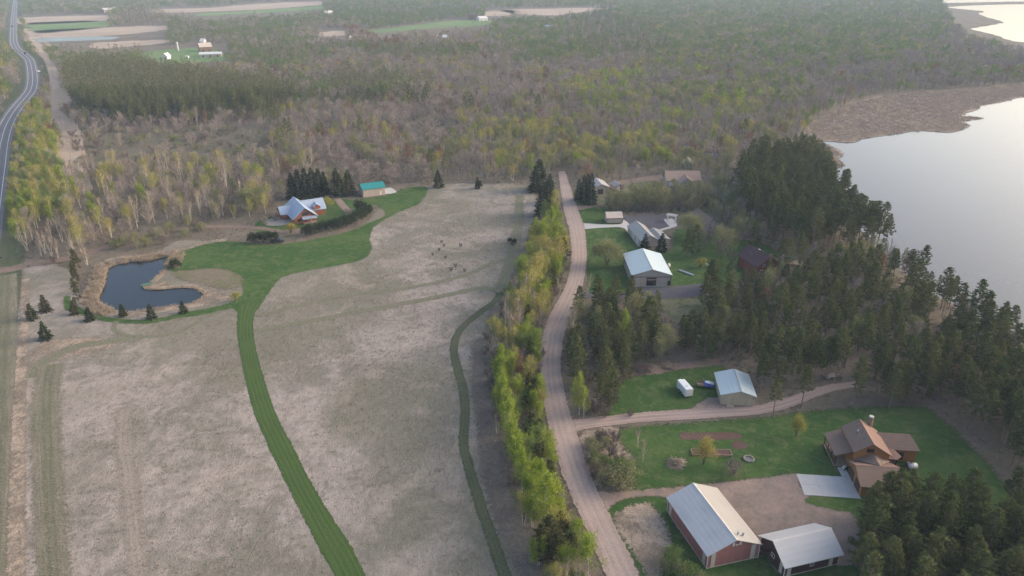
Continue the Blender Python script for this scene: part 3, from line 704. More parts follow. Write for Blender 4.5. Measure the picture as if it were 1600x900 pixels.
def pine(seed, h=15.0, q=1.0, base=0.40, wide=2.6, low=False):
    T = Tree(seed); r = T.r
    lean = r.normal(0, 0.25, 2)
    top = Vector((lean[0], lean[1], h))
    T.t.tube([(0, 0, -0.2), (lean[0] * .4, lean[1] * .4, h * .45), top], [0.19, 0.14, 0.025], 5 if q > .6 else 4)
    z = h * base
    dz = 0.62 / min(1, q + 0.15)
    while z < h - 0.2:
        f = (z - h * base) / (h * (1 - base))
        L = wide * (0.6 + 0.4 * min(1, f / 0.2)) * max(0.05, 1 - f ** 1.35) ** 0.85
        nb = int(r.integers(4, 7) if q > .6 else r.integers(3, 5))
        a0 = r.uniform(0, 6.28)
        for k in range(nb):
            if f < 0.3 and r.random() < 0.35: continue
            a = a0 + 6.283 * k / nb + r.normal(0, 0.25); l = L * r.uniform(0.6, 1.2)
            up = 0.10 + 0.5 * f
            dx = np.array([math.cos(a), math.sin(a), up])
            o = np.array([lean[0] * z / h, lean[1] * z / h, z])
            if q > .6: T.t.tube([o, o + dx * l * 0.8], [0.035, 0.012], 3, cap=False)
            nc = max(1, int(round((1 + l * 1.1) * min(1.2, q + .1))))
            for c in range(nc):
                t = 0.95 - 0.62 * c / max(1, nc)
                cen = o + dx * l * t + r.normal(0, 0.12, 3)
                m = max(3, int(11 * q))
                d = r.normal(size=(m, 3)); d /= np.linalg.norm(d, axis=1, keepdims=True); d[:, 2] = np.abs(d[:, 2]) * 0.8 - 0.15
                T.leaves(cen + d * r.uniform(0.12, 0.5, (m, 1)), 0.40 / math.sqrt(q) * 1.0, outward=d, slim=0.62)
        z += dz * r.uniform(0.8, 1.2)
    if q > .6:
        for k in range(8):                                   # dead branch stubs below the crown
            z = h * r.uniform(0.04, base); a = r.uniform(0, 6.28); l = r.uniform(0.4, 1.2)
            T.t.tube([(0, 0, z), (math.cos(a) * l, math.sin(a) * l, z - 0.1)], [0.025, 0.008], 3, cap=False)
    return T

def spruce(seed, h=10.0, q=1.0, wide=2.3):
    T = Tree(seed); r = T.r
    T.t.tube([(0, 0, -0.2), (0, 0, h * .6), (0, 0, h)], [0.17, 0.09, 0.015], 5)
    z = 0.25
    while z < h - 0.15:
        f = z / h
        L = wide * (1 - f) ** 0.85 * r.uniform(0.85, 1.1) + 0.12
        nb = max(4, int((9 - 4 * f) * min(1, q + .2)))
        a0 = r.uniform(0, 6.28)
        for k in range(nb):
            a = a0 + 6.283 * k / nb + r.normal(0, 0.2); l = L * r.uniform(0.72, 1.15)
            nc = max(1, int(round(l * 2.0 * q + 1)))
            for c in range(nc):
                t = 1.0 - 0.75 * c / nc
                cen = np.array([math.cos(a) * l * t, math.sin(a) * l * t, z - 0.22 * l * t + 0.10 * l * t * t])
                m = max(2, int(7 * q))
                d = r.normal(size=(m, 3)); d /= np.linalg.norm(d, axis=1, keepdims=True)
                out = np.tile([math.cos(a), math.sin(a), -0.1], (m, 1))
                T.leaves(cen + d * r.uniform(0.05, 0.26, (m, 1)) * np.array([1, 1, .6]), 0.36 / math.sqrt(q), outward=out, slim=0.7)
        z += (0.42 + 0.12 * (1 - f)) / min(1, q + .25) * r.uniform(0.85, 1.15)
    T.leaves(np.array([[0, 0, h - .05 * i] for i in range(4)]), 0.3, slim=0.5)
    return T

def skeleton(T, h, stems, spread, nprim, ang, first, curve=0.35, rad=0.16, q=1.0, crown_w=1.0):
    """stems with rising branches; returns the branch lines"""
    r = T.r; lines = []
    for s in range(stems):
        a = 6.283 * s / stems + r.uniform(-.5, .5); sp = spread * (r.uniform(.5, 1.1) if stems > 1 else 0.15)
        b = np.array([math.cos(a) * sp * .12, math.sin(a) * sp * .12, -0.2])
        hh = h * r.uniform(0.82, 1.0) if stems > 1 else h
        tip = np.array([math.cos(a) * sp + r.normal(0, .2), math.sin(a) * sp + r.normal(0, .2), hh])
        mid = b * .5 + tip * .5 + np.array([r.normal(0, .15), r.normal(0, .15), 0])
        rr = rad / math.sqrt(stems) * (1.15 if stems > 1 else 1)
        T.t.tube([b, mid, tip], [rr, rr * .65, rr * .12], 5 if q > .6 else 4, cap=False)
        n = max(3, int(nprim / stems))
        for k in range(n):
            t = first + (0.97 - first) * (k + r.uniform(0, .9)) / n
            o = (b * (1 - t) ** 2 + 2 * mid * t * (1 - t) + tip * t * t)
            o = b + (mid - b) * min(1, 2 * t) if t < .5 else mid + (tip - mid) * (2 * t - 1)
            g = (t - first) / (1 - first)
            L = h * crown_w * (0.16 + 0.20 * math.sin(math.pi * min(1, g * 0.8 + 0.18))) * r.uniform(.7, 1.15) * (1 - 0.55 * g)
            az = r.uniform(0, 6.283); el = R(ang) + r.normal(0, .16) + .25 * g
            d = np.array([math.cos(az) * math.cos(el), math.sin(az) * math.cos(el), math.sin(el)])
            e = o + d * L; e[2] += curve * L * 0.4
            m = o + d * L * .5
            T.t.tube([o, m, e], [rr * .42 * (1 - .5 * g), rr * .24, 0.008], 3, cap=False)
            lines.append((o, m, e, L))
        lines.append((mid, mid * .5 + tip * .5, tip, h * .25))
    return lines

def leafy(seed, h=12.0, q=1.0, stems=1, spread=1.2, ang=50, first=0.25, n=1500, size=0.27, crown_w=1.0, cloud=0.55, nprim=26):
    T = Tree(seed); r = T.r
    lines = skeleton(T, h, stems, spread, int(nprim * (q if q < 1 else 1)) + 4, ang, first, q=q, crown_w=crown_w)
    tot = sum(l[3] for l in lines)
    for o, m, e, L in lines:
        k = max(2, int(n * q * L / tot))
        t = r.beta(2.2, 1.1, k)[:, None]
        P = (1 - t) ** 2 * o + 2 * t * (1 - t) * m + t * t * e
        P = P + r.normal(0, 1, (k, 3)) * (cloud * (0.35 + 0.3 * L / 2.0))
        T.leaves(P, size / math.sqrt(q))
    return T

def bare(seed, h=12.0, q=1.0, stems=1, spread=1.0, ang=52, first=0.28, n=700, crown_w=1.0, nprim=22):
    T = Tree(seed); r = T.r
    lines = skeleton(T, h, stems, spread, int(nprim * (q if q < 1 else 1)) + 4, ang, first, q=q, crown_w=crown_w)
    tot = sum(l[3] for l in lines)
    for o, m, e, L in lines:
        k = max(2, int(n * q * L / tot))
        t = r.beta(1.8, 1.0, k)[:, None]
        P = (1 - t) ** 2 * o + 2 * t * (1 - t) * m + t * t * e
        d = (e - o) / (np.linalg.norm(e - o) + 1e-6)
        out = r.normal(0, .75, (k, 3)) + d + np.array([0, 0, .35]); out /= np.linalg.norm(out, axis=1, keepdims=True)
        ln = 0.9 / math.sqrt(q)
        T.leaves(P + out * ln * .4, ln, outward=out * 3, slim=0.075 / q ** .35)
    return T

def dome(seed, h=5.0, w=4.0, n=1600, size=0.2, stems=9, twig=0.25, hollow=0.45):
    """rounded shrub or round crowned tree on several stems"""
    T = Tree(seed); r = T.r
    for k in range(stems):
        a = 6.283 * k / stems + r.uniform(-.3, .3); l = r.uniform(.35, .9)
        e = (math.cos(a) * w * .5 * l, math.sin(a) * w * .5 * l, h * r.uniform(.6, .95))
        T.t.tube([(0, 0, -.1), (e[0] * .35, e[1] * .35, e[2] * .5), e], [0.09, .05, .01], 4, cap=False)
    nb = 34
    cl = r.normal(size=(nb, 3)); cl /= np.linalg.norm(cl, axis=1, keepdims=True); cl[:, 2] = np.abs(cl[:, 2]) * 1.2 - .25
    cl *= r.uniform(hollow, 1.0, (nb, 1)) * np.array([w * .5, w * .5, h * .52]); cl[:, 2] += h * .46
    for c in cl:
        m = n // nb
        T.leaves(c + r.normal(0, 1, (m, 3)) * np.array([w * .095, w * .095, h * .085]), size)
    return T

TREE_KINDS = {}
def finish(key, T, leafm, barkm, join=False):
    V, F = T.arrays(); r = T.r
    tint = np.concatenate(T.CT)
    if join:
        nt = len(T.t.V)
        VV = list(T.t.V) + [tuple(v) for v in V]
        FF = list(T.t.F) + [tuple(i + nt for i in f) for f in F]
        return mesh(key, VV, FF, [barkm, leafm], {'tint': ('FACE', np.concatenate([np.ones(len(T.t.F)), tint]))}, [0] * len(T.t.F) + [1] * len(F))
    return mesh('trunk', T.t.V, T.t.F, barkm), mesh('crown', V, F, leafm, {'tint': ('FACE', tint)})

def kind(key, leafm, barkm, gens):
    TREE_KINDS[key] = [finish(key, g, M[leafm], M[barkm]) for g in gens]

kind('pine', 'pine', 'bark_pine', [pine(11 + i, 15, 1.0, b, w) for i, (b, w) in enumerate(((.42, 2.7), (.36, 3.0), (.48, 2.5), (.40, 2.8), (.33, 3.1)))])
kind('full_pine', 'pine', 'bark_pine', [pine(31 + i, 12, 1.25, b, w) for i, (b, w) in enumerate(((.10, 3.2), (.14, 2.9), (.08, 3.5)))])
kind('olive', 'pine_olive', 'bark_pine', [pine(41 + i, 9, 1.2, .10, 2.4 + .3 * i) for i in range(3)])
kind('spruce', 'spruce', 'bark', [spruce(51 + i, 10, 1.0, w) for i, w in enumerate((2.3, 2.6, 2.0))])
kind('small_spruce', 'spruce', 'bark', [spruce(61 + i, 5, 1.3, w) for i, w in enumerate((2.0, 1.8))])
kind('brown_spruce', 'brown_spruce', 'bark', [spruce(66, 5, 1.3, 1.9)])
kind('lime', 'lime', 'bark_white', [leafy(71 + i, 12, 1, st, 1.7, 54, .16, 2300, .27, 1.12) for i, st in enumerate((1, 3, 2, 4))])
kind('yellow', 'yellowgreen', 'bark_white', [leafy(81 + i, 12, 1, st, 1.7, 50, .24, 1700, .25, 1.2) for i, st in enumerate((1, 3, 1, 2))])
kind('pale', 'pale', 'bark', [leafy(91 + i, 12, 1, st, 1.8, 42, .18, 2600, .25, 1.45) for i, st in enumerate((1, 2, 3))])
kind('fresh', 'fresh', 'bark', [leafy(101 + i, 12, 1, st, 1.5, 44, .2, 2300, .28, 1.4) for i, st in enumerate((1, 2, 1))])
kind('bud', 'bud', 'bark', [leafy(111 + i, 10, 1, 1, 1.5, 46, .22, 1500, .22, 1.35) for i in range(2)])
kind('bare', 'twig', 'bark', [bare(121 + i, 12, 1, st, 1.5, 46, .2, 1300, 1.35, 28) for i, st in enumerate((1, 2, 1, 3))])
kind('bare_white', 'twig_tan', 'bark_white', [bare(131 + i, 11, 1, st, 1.6, 60, .22, 520) for i, st in enumerate((1, 3, 2, 4))])
kind('bare_dark', 'twig_dark', 'bark', [bare(141 + i, 8, 1, 4, 2.0, 45, .1, 900) for i in range(2)])
kind('shrub', 'pale', 'bark', [dome(151 + i, 3.2, 3.8, 1300, .17) for i in range(3)])
kind('green_shrub', 'fresh', 'bark', [dome(161 + i, 3.0, 3.6, 1300, .17) for i in range(2)])
kind('yellow_shrub', 'yellowgreen', 'bark', [dome(166, 3.0, 3.4, 1300, .16)])
kind('dark_shrub', 'olive_dark' if 'olive_dark' in M else 'spruce', 'bark', [dome(171 + i, 4.0, 3.4, 1500, .22) for i in range(2)])
kind('grey_shrub', 'twig_dark', 'bark', [bare(176 + i, 3.5, 1, 6, 1.8, 45, .05, 700) for i in range(2)])
kind('tan_shrub', 'twig_tan', 'bark', [bare(178 + i, 4.5, 1, 6, 2.2, 45, .05, 700) for i in range(2)])
kind('round', 'pale', 'bark', [dome(181, 9.0, 10.0, 6500, .27, 14, hollow=.35), dome(182, 9.0, 9.0, 6500, .27, 14, hollow=.35)])
kind('egg', 'yellowgreen', 'bark', [dome(186, 7.5, 4.6, 3000, .17, 8, hollow=.3)])
kind('purple_shrub', 'twig_dark', 'bark', [dome(191, 3.8, 4.6, 1500, .16, 10)])

# label, category, base mesh height
TREE_TEXT = {
    'pine': ('tall_pine', 'tall grey green pine with bare trunk', 'pine tree', 15),
    'full_pine': ('full_pine', 'broad dark low branched pine', 'pine tree', 12),
    'olive': ('olive_conifer', 'small olive green conifer', 'conifer', 9),
    'spruce': ('spruce_tree', 'dark pointed spruce', 'spruce tree', 10),
    'small_spruce': ('small_spruce', 'small dark cone shaped spruce', 'spruce tree', 5),
    'brown_spruce': ('browned_spruce', 'small browned spruce', 'spruce tree', 5),
    'lime': ('lime_green_tree', 'slender tree in bright lime green leaf', 'tree', 12),
    'yellow': ('yellow_green_tree', 'slender yellow green tree with pale trunk', 'tree', 12),
    'pale': ('pale_green_tree', 'spreading tree in pale grey green leaf', 'tree', 12),
    'fresh': ('fresh_green_tree', 'rounded tree in fresh mid green leaf', 'tree', 12),
    'bud': ('red_budding_tree', 'tree hazed with reddish orange buds', 'tree', 10),
    'bare': ('bare_tree', 'leafless grey brown tree', 'tree', 12),
    'bare_white': ('bare_birch', 'leafless birch with white trunk and tan twigs', 'birch tree', 11),
    'bare_dark': ('dark_bare_tree', 'low leafless tree of dark twigs', 'tree', 8),
    'shrub': ('pale_shrub', 'rounded pale green shrub', 'shrub', 3.2),
    'green_shrub': ('green_shrub', 'rounded fresh green shrub', 'shrub', 3.0),
    'yellow_shrub': ('yellow_shrub', 'rounded yellow green shrub', 'shrub', 3.0),
    'dark_shrub': ('dark_shrub', 'dark dense evergreen shrub', 'shrub', 4.0),
    'grey_shrub': ('leafless_shrub', 'tangled dark leafless shrub', 'shrub', 3.5),
    'tan_shrub': ('tan_shrub', 'tan leafless shrub of upright stems', 'shrub', 4.5),
    'round': ('round_crowned_tree', 'big round crowned tree in pale young leaf', 'tree', 9),
    'egg': ('egg_shaped_tree', 'egg shaped yellow green tree', 'tree', 7.5),
    'purple_shrub': ('purple_brown_shrub', 'round purple brown shrub', 'shrub', 3.8),
}
tree_count = {}
def tree(key, x, y, h, place='', group=None, label=None, rz=None, wide=None, var=None):
    nm, text, cat, h0 = TREE_TEXT[key]
    vs = TREE_KINDS[key]
    tm, cm = vs[var if var is not None else rng.integers(len(vs))]
    o = empty(nm, (x, y, 0), rng.uniform(0, 6.283) if rz is None else rz, label or (text + ' ' + place).strip(), cat, group or (text + ' ' + place).strip())
    s = h / h0
    w = s * (wide or rng.uniform(.9, 1.12))
    o.scale = (w, w, s)
    link('trunk', tm, o); link('crown', cm, o)
    tree_count[key] = tree_count.get(key, 0) + 1
    return o

def trees_px(key, pts, place, hs=None, wide=None, single=None):
    for p in pts:
        P = at(p[0], p[1])
        tree(key, P[0], P[1], p[2], place, wide=p[3] if len(p) > 3 else wide, label=single)

# ------------------------------------------------------------------ buildings
KEEP_OUT = []                                   # footprints where no scattered tree may stand

def footprint(A, B, C=None, w=None, l=None, rot=None):
    """A near corner, B along the front, C away from the camera (picture points of the base) -> place, turn, width, depth"""
    a, b = at(*A)[:2], at(*B)[:2]
    ang = math.atan2(b[1] - a[1], b[0] - a[0]) if rot is None else R(rot)
    w = w or float(np.linalg.norm(b - a))
    if l is None:
        c = at(*C)[:2] - a
        l = float(abs(-c[0] * math.sin(ang) + c[1] * math.cos(ang)))
    return a, ang, w, l

def house(name, A, B, C=None, label='', cat='building', w=None, l=None, rot=None, group=None):
    a, ang, w, l = footprint(A, B, C, w, l, rot)
    c_, s_ = math.cos(ang), math.sin(ang)
    KEEP_OUT.append(np.array([(a[0] + c_ * x - s_ * y, a[1] + s_ * x + c_ * y) for x, y in ((-1.5, -1.5), (w + 1.5, -1.5), (w + 1.5, l + 1.5), (-1.5, l + 1.5))]))
    return empty(name, (a[0], a[1], 0), ang, label, cat, group), w, l

def gable(root, x0, x1, y0, y1, e, rise, axis, wall, roof, over=0.35, e2=None, trim='white_trim', z0=0.0, names=('wall', 'roof_slope'), off=0.5, walls=True, roof2=None):
    """gabled block: ridge runs along axis; e and e2 are the two eave heights, off places the ridge"""
    e2 = e if e2 is None else e2
    th = 0.14
    top = max(e, e2) + rise
    if axis == 'y':
        xm = x0 + (x1 - x0) * off
        prof = [(x0, z0), (x1, z0), (x1, e2), (xm, top), (x0, e)]
        if walls:
            V = [(x, y0, z) for x, z in prof] + [(x, y1, z) for x, z in prof]
            F = [(0, 1, 2, 3, 4), (9, 8, 7, 6, 5), (0, 5, 6, 1), (1, 6, 7, 2), (4, 9, 5, 0)]
            MB().add(V, F).build(names[0], wall, root)
        s1 = (top - e) / (xm - x0); s2 = (top - e2) / (x1 - xm)
        ya, yb = y0 - over, y1 + over
        MB().slab([(x0 - over, ya, e - over * s1 + th), (xm, ya, top + th), (xm, yb, top + th), (x0 - over, yb, e - over * s1 + th)], th).build(names[1], roof, root)
        MB().slab([(x1 + over, ya, e2 - over * s2 + th), (xm, ya, top + th), (xm, yb, top + th), (x1 + over, yb, e2 - over * s2 + th)], th).build(names[1], roof2 or roof, root)
        MB().add([(xm - .2, ya, top + th - .2 * s1 + .05), (xm, ya, top + th + .05), (xm + .2, ya, top + th - .2 * s2 + .05), (xm - .2, yb, top + th - .2 * s1 + .05), (xm, yb, top + th + .05), (xm + .2, yb, top + th - .2 * s2 + .05)],
                 [(0, 1, 4, 3), (1, 2, 5, 4)]).build('ridge_cap', M[trim] if isinstance(trim, str) else trim, root)
    else:
        ym = y0 + (y1 - y0) * off
        prof = [(y0, z0), (y1, z0), (y1, e2), (ym, top), (y0, e)]
        if walls:
            V = [(x0, y, z) for y, z in prof] + [(x1, y, z) for y, z in prof]
            F = [(4, 3, 2, 1, 0), (5, 6, 7, 8, 9), (1, 6, 5, 0), (2, 7, 6, 1), (0, 5, 9, 4)]
            MB().add(V, F).build(names[0], wall, root)
        s1 = (top - e) / (ym - y0); s2 = (top - e2) / (y1 - ym)
        xa, xb = x0 - over, x1 + over
        MB().slab([(xa, y0 - over, e - over * s1 + th), (xb, y0 - over, e - over * s1 + th), (xb, ym, top + th), (xa, ym, top + th)], th).build(names[1], roof, root)
        MB().slab([(xa, y1 + over, e2 - over * s2 + th), (xb, y1 + over, e2 - over * s2 + th), (xb, ym, top + th), (xa, ym, top + th)], th).build(names[1], roof2 or roof, root)
        MB().add([(xa, ym - .2, top + th - .2 * s1 + .05), (xa, ym, top + th + .05), (xa, ym + .2, top + th - .2 * s2 + .05), (xb, ym - .2, top + th - .2 * s1 + .05), (xb, ym, top + th + .05), (xb, ym + .2, top + th - .2 * s2 + .05)],
                 [(0, 3, 4, 1), (1, 4, 5, 2)]).build('ridge_cap', M[trim] if isinstance(trim, str) else trim, root)
    return top

def on_face(face, w, l, u0, u1, z0, z1, d0, d1):
    """box lying on one side of the block 0..w, 0..l"""
    if face == 'front': return (u0, u1, -d1, -d0, z0, z1)
    if face == 'back': return (u0, u1, l + d0, l + d1, z0, z1)
    if face == 'left': return (-d1, -d0, u0, u1, z0, z1)
    return (w + d0, w + d1, u0, u1, z0, z1)

def panel(root, name, mat, face, w, l, u0, u1, z0, z1, d=0.05, d0=-0.02):
    return MB().box(*on_face(face, w, l, u0, u1, z0, z1, d0, d)).build(name, M[mat], root)

def window(root, face, w, l, u0, u1, z0, z1, frame='white_trim', bars=1):
    f = MB(); t = .10
    for b in ((u0 - t, u0, z0 - t, z1 + t), (u1, u1 + t, z0 - t, z1 + t), (u0, u1, z0 - t, z0), (u0, u1, z1, z1 + t)):
        f.box(*on_face(face, w, l, *b, -0.02, 0.06))
    for k in range(bars):
        u = u0 + (u1 - u0) * (k + 1) / (bars + 1); f.box(*on_face(face, w, l, u - .035, u + .035, z0, z1, -0.02, 0.05))
    p = panel(root, 'window', 'glass', face, w, l, u0, u1, z0, z1, 0.02)
    f.build('frame', M[frame], p)
    return p

# red barn
o, w, l = house('red_barn', (1103.5, 889), (1184, 871), (1038.4, 800), 'red metal barn with grey ribbed roof and cream corner strips', 'barn')
gable(o, 0, w, 0, l, 3.3, 2.3, 'y', M['red_wall'], M['roof_grey_y'], 0.35, roof2=M['roof_cream_y'])  # right slope's warmer, deeper sheet puts the sunlit side into the roof colour
for u0, u1 in ((0.75, 1.55), (w - 1.75, w - .85)): panel(o, 'trim_strip', 'cream_trim', 'front', w, l, u0, u1, 0.05, 3.45, .04)
for u0, u1 in ((0.7, 1.6), (l - 1.6, l - .7)): panel(o, 'trim_strip', 'cream_trim', 'left', w, l, u0, u1, 0.05, 3.12, .04); panel(o, 'trim_strip', 'cream_trim', 'right', w, l, u0, u1, 0.05, 3.12, .04)
for x, y in ((0, 0), (w, 0), (0, l), (w, l)): MB().box(x - .06, x + .06, y - .06, y + .06, 0.02, 3.2).build('corner_trim', M['white_trim'], o)
panel(o, 'base_trim', 'cream_trim', 'front', w, l, 0.1, w - .1, 0.02, 0.22, .035); panel(o, 'base_trim', 'cream_trim', 'left', w, l, 0.1, l - .1, 0.02, 0.22, .035)
for u in (w * .47, w * .60): panel(o, 'louvre', 'white_metal', 'front', w, l, u - .2, u + .2, 4.15, 4.8, .07)
panel(o, 'lamp', 'white_trim', 'front', w, l, w * .535 - .25, w * .535 + .25, 4.2, 4.38, .12)
for x in (w * .61, w * .72):
    z = 3.3 + 2.3 * (1 - (x - w / 2) / (w / 2)) + .1
    MB().tube([(x, 1.3, z - .1), (x, 1.3, z + .55)], .12, 8).tube([(x, 1.3, z + .5), (x, 1.3, z + .72)], [.2, .2], 8).build('roof_vent', M['chrome'], o)
MB().box(w * .61, w * .72, 1.26, 1.34, 4.78 + .1, 4.86 + .1).build('vent_rail', M['chrome'], o)
# maroon shed
o, w, l = house('maroon_shed', (1224, 902), (1308, 882), (1186, 867), 'maroon shed with plain white metal roof and pale corner strips', 'shed', l=7.4)
gable(o, 0, w, 0, l, 2.85, 2.2, 'x', M['maroon_wall'], M['roof_white_x'], 0.55)
for u0, u1 in ((0.55, 1.35), (w - 2.0, w - 1.2)): panel(o, 'trim_strip', 'cream_trim', 'front', w, l, u0, u1, 0.05, 2.7, .04)
panel(o, 'trim_strip', 'cream_trim', 'left', w, l, 0.7, 1.45, 0.05, 2.95, .04)
panel(o, 'base_trim', 'cream_trim', 'front', w, l, 0.1, w - .1, 0.02, 0.2, .035)
for x, y in ((0, 0), (w, 0), (0, l)): MB().box(x - .06, x + .06, y - .06, y + .06, 0.02, 2.7).build('corner_trim', M['white_trim'], o)
window(o, 'front', w, l, w * .47, w * .47 + .7, 1.25, 1.8, 'white_trim'); window(o, 'left', w, l, 3.2, 4.0, 1.4, 2.1, 'white_trim')
panel(o, 'door', 'dark_trim', 'left', w, l, 5.2, 6.2, 0.05, 2.05, .05)
# low board fence between the two
o = empty('board_fence', (*at(1187, 869)[:2], 0), math.atan2(*(at(1202, 873)[:2] - at(1187, 869)[:2])[::-1]), 'dark board fence joining the red barn and maroon shed', 'fence')
for k in range(3): MB().box(0, 2.4, -.03, .03, .35 + .42 * k, .55 + .42 * k).build('rail', M['dark_wood'], o)
for x in (0.1, 1.25, 2.35): MB().box(x - .06, x + .06, .03, .15, 0, 1.5).build('post', M['dark_wood'], o)

# tan shed with the pale blue roof
o, w, l = house('tan_shed', (1125.5, 632), (1178, 635), (1113.5, 598), 'tan shed with pale blue metal roof beside the gravel drive', 'shed')
gable(o, 0, w, 0, l, 2.9, 1.25, 'y', M['tan_wall'], M['roof_blue_y'], 0.35, trim='grey_wall', off=.56)
MB().slab([(w * .18, -.05, .12), (w * .39, -.05, .12), (w * .39, -.9, .06), (w * .18, -.9, .06)], .1).build('door_step', M['tan_wall'], o)
panel(o, 'door', 'tan_wall', 'front', w, l, w * .2, w * .37, 0.1, 2.2, .05)
panel(o, 'gutter', 'dark_trim', 'left', w, l, 0, l, 2.5, 2.62, .12)
panel(o, 'lamp', 'dark_trim', 'front', w, l, w * .94, w * .97, 2.1, 2.35, .12)
# barn with sliding doors
o, w, l = house('pale_roofed_barn', (987, 447.6), (1047.4, 447.6), (966, 414), 'greige barn with pale blue roof and open sliding doors', 'barn', rot=0.6)
gable(o, 0, w, 0, l, 4.2, 2.0, 'y', M['greige_wall'], M['roof_blue_y'], 0.35, trim='grey_wall')
panel(o, 'opening', 'black_opening', 'front', w, l, w * .375, w * .62, .15, 3.15, .03)
panel(o, 'inner_wall', 'wood', 'front', w, l, w * .385, w * .61, 2.2, 2.75, .05)
panel(o, 'sliding_door', 'beige_wall', 'front', w, l, w * .03, w * .36, .15, 3.35, .12); panel(o, 'sliding_door', 'greige_wall', 'front', w, l, w * .62, w * .91, .15, 3.35, .12)
panel(o, 'door_rail', 'dark_trim', 'front', w, l, .1, w - .1, 3.4, 3.52, .18)
panel(o, 'side_door', 'dark_wood', 'front', w, l, w * .925, w * .985, .15, 2.0, .05)
panel(o, 'sill', 'concrete', 'front', w, l, .1, w - .1, .02, .22, .25)
for x, y in ((0, 0), (w, 0), (0, l)): MB().box(x - .07, x + .07, y - .07, y + .07, 0.02, 4.1).build('corner_trim', M['dark_trim'], o)
panel(o, 'gutter', 'dark_trim', 'left', w, l, 0, l, 3.82, 3.95, .12)
for k in range(9): panel(o, 'wall_rib', 'greige_wall', 'left', w, l, 1 + k * 2, 1.12 + k * 2, .1, 3.85, .06)
# long shed behind it
o, w, l = house('long_shed', (1001, 386), (1046, 390), None, 'long greige shed with cream roof behind two small spruces', 'shed', w=11.4, l=17.0, rot=4.0)
o.rotation_euler.z = R(9)
gable(o, 0, 6.8, 0, l, 2.6, 2.0, 'y', M['greige_wall'], M['roof_cream_y'], 0.35, trim='grey_wall')
gable(o, 6.8, w, 0, l * .62, 2.5, 1.1, 'y', M['greige_wall'], M['roof_cream_y'], 0.35, trim='grey_wall', off=.3, names=('annex_wall', 'annex_roof'))
window(o, 'front', w, l, 8.6, 9.4, 1.1, 1.9); panel(o, 'overhead_door', 'white_trim', 'left', w, l, 3, 6, .1, 2.3, .05)
panel(o, 'overhead_door', 'white_trim', 'left', w, l, 8, 11, .1, 2.3, .05)
# little garage
o, w, l = house('little_garage', (948, 349.5), (972, 349), (943, 340), 'little beige garage with pinkish metal roof on the corner lawn', 'garage', l=5.6)
gable(o, 0, w, 0, l, 2.5, 1.6, 'x', M['beige_wall'], M['roof_pink_x'], 0.3)
panel(o, 'gutter', 'dark_trim', 'front', w, l, 0, w, 2.1, 2.25, .2); panel(o, 'base_trim', 'dark_wood', 'front', w, l, 0, w, .02, .25, .04)
for x in (0, w): MB().box(x - .06, x + .06, -.06, .06, .02, 2.4).build('corner_trim', M['dark_trim'], o)
panel(o, 'garage_door', 'cream_trim', 'left', w, l, 1.2, 4.2, .1, 2.2, .05)
# far garage and its small shed
o, w, l = house('far_garage', (928, 304), (951.5, 303), None, 'beige garage with white roof behind tall spruces', 'garage', l=11)
gable(o, 0, w, 0, l, 3.3, 1.5, 'y', M['beige_wall'], M['roof_cream_y'], 0.35, trim='white_trim')
panel(o, 'garage_door', 'dark_wood', 'front', w, l, 1.8, 4.4, .1, 2.5, .05)
o, w, l = house('small_shed', (961, 299), (973.5, 298), None, 'small beige shed with white roof beside the far garage', 'shed', l=6)
gable(o, 0, w, 0, l, 2.2, 1.3, 'y', M['beige_wall'], M['roof_cream_y'], 0.3, trim='white_trim')
panel(o, 'door', 'white_trim', 'front', w, l, 1.0, 2.6, .1, 1.9, .05)
# tan roofed house
o, w, l = house('tan_roofed_house', (1042, 293), (1092, 293), None, 'grey house with tan shingled roof at the edge of the woods', 'house', w=16.5, l=8.5, rot=1)
gable(o, 0, w, 1.5, l + 1.5, 3.2, 3.4, 'x', M['greige_wall'], M['shingle_tan'], 0.4, trim=M['shingle_tan'])
gable(o, 5.6, 12.4, -2.6, 4.8, 3.0, 2.4, 'y', M['grey_wall'], M['shingle_tan'], 0.35, trim=M['shingle_tan'], names=('wing_wall', 'wing_roof'))
window(o, 'front', w, l, 8.4, 9.2, 1.0, 1.9); panel(o, 'garage_door', 'white_trim', 'front', w, l, 1.0, 4.4, .1, 2.2, -1.44, -1.55)
for c in o.children:
    if c.name.startswith('window'): c.location.y = -2.6
# house hidden by the round tree
o, w, l = house('grey_house', (1100, 362), (1118, 361), None, 'grey walled house with brown roof half hidden by a round tree', 'house', w=6.2, l=14, rot=12)
gable(o, 0, w, 0, l, 2.8, 2.4, 'y', M['grey_wall'], M['shingle_brown'], 0.4, trim=M['shingle_brown'])
window(o, 'front', w, l, 2.2, 3.2, 1.0, 2.0)
# pale blue building in the woods
o, w, l = house('blue_grey_cabin', (1066, 262), (1077, 262), None, 'blue grey cabin among the trees behind the tan roofed house', 'cabin', w=5, l=7, rot=-14)
gable(o, 0, w, 0, l, 2.3, 1.6, 'y', M['blue_trim'], M['roof_grey_y'], 0.4, trim='white_trim')
window(o, 'front', w, l, 1.8, 2.9, 1.0, 2.0)
o, w, l = house('shaded_cabin', (1100, 246), (1116, 245), None, 'shaded grey cabin deep in the woods near the lake pines', 'cabin', w=8, l=7, rot=5)
gable(o, 0, w, 0, l, 3.0, 2.4, 'x', M['grey_wall'], M['shingle_maroon'], 0.4, trim=M['shingle_maroon'])
window(o, 'front', w, l, 2.8, 4.2, 1.0, 2.0)
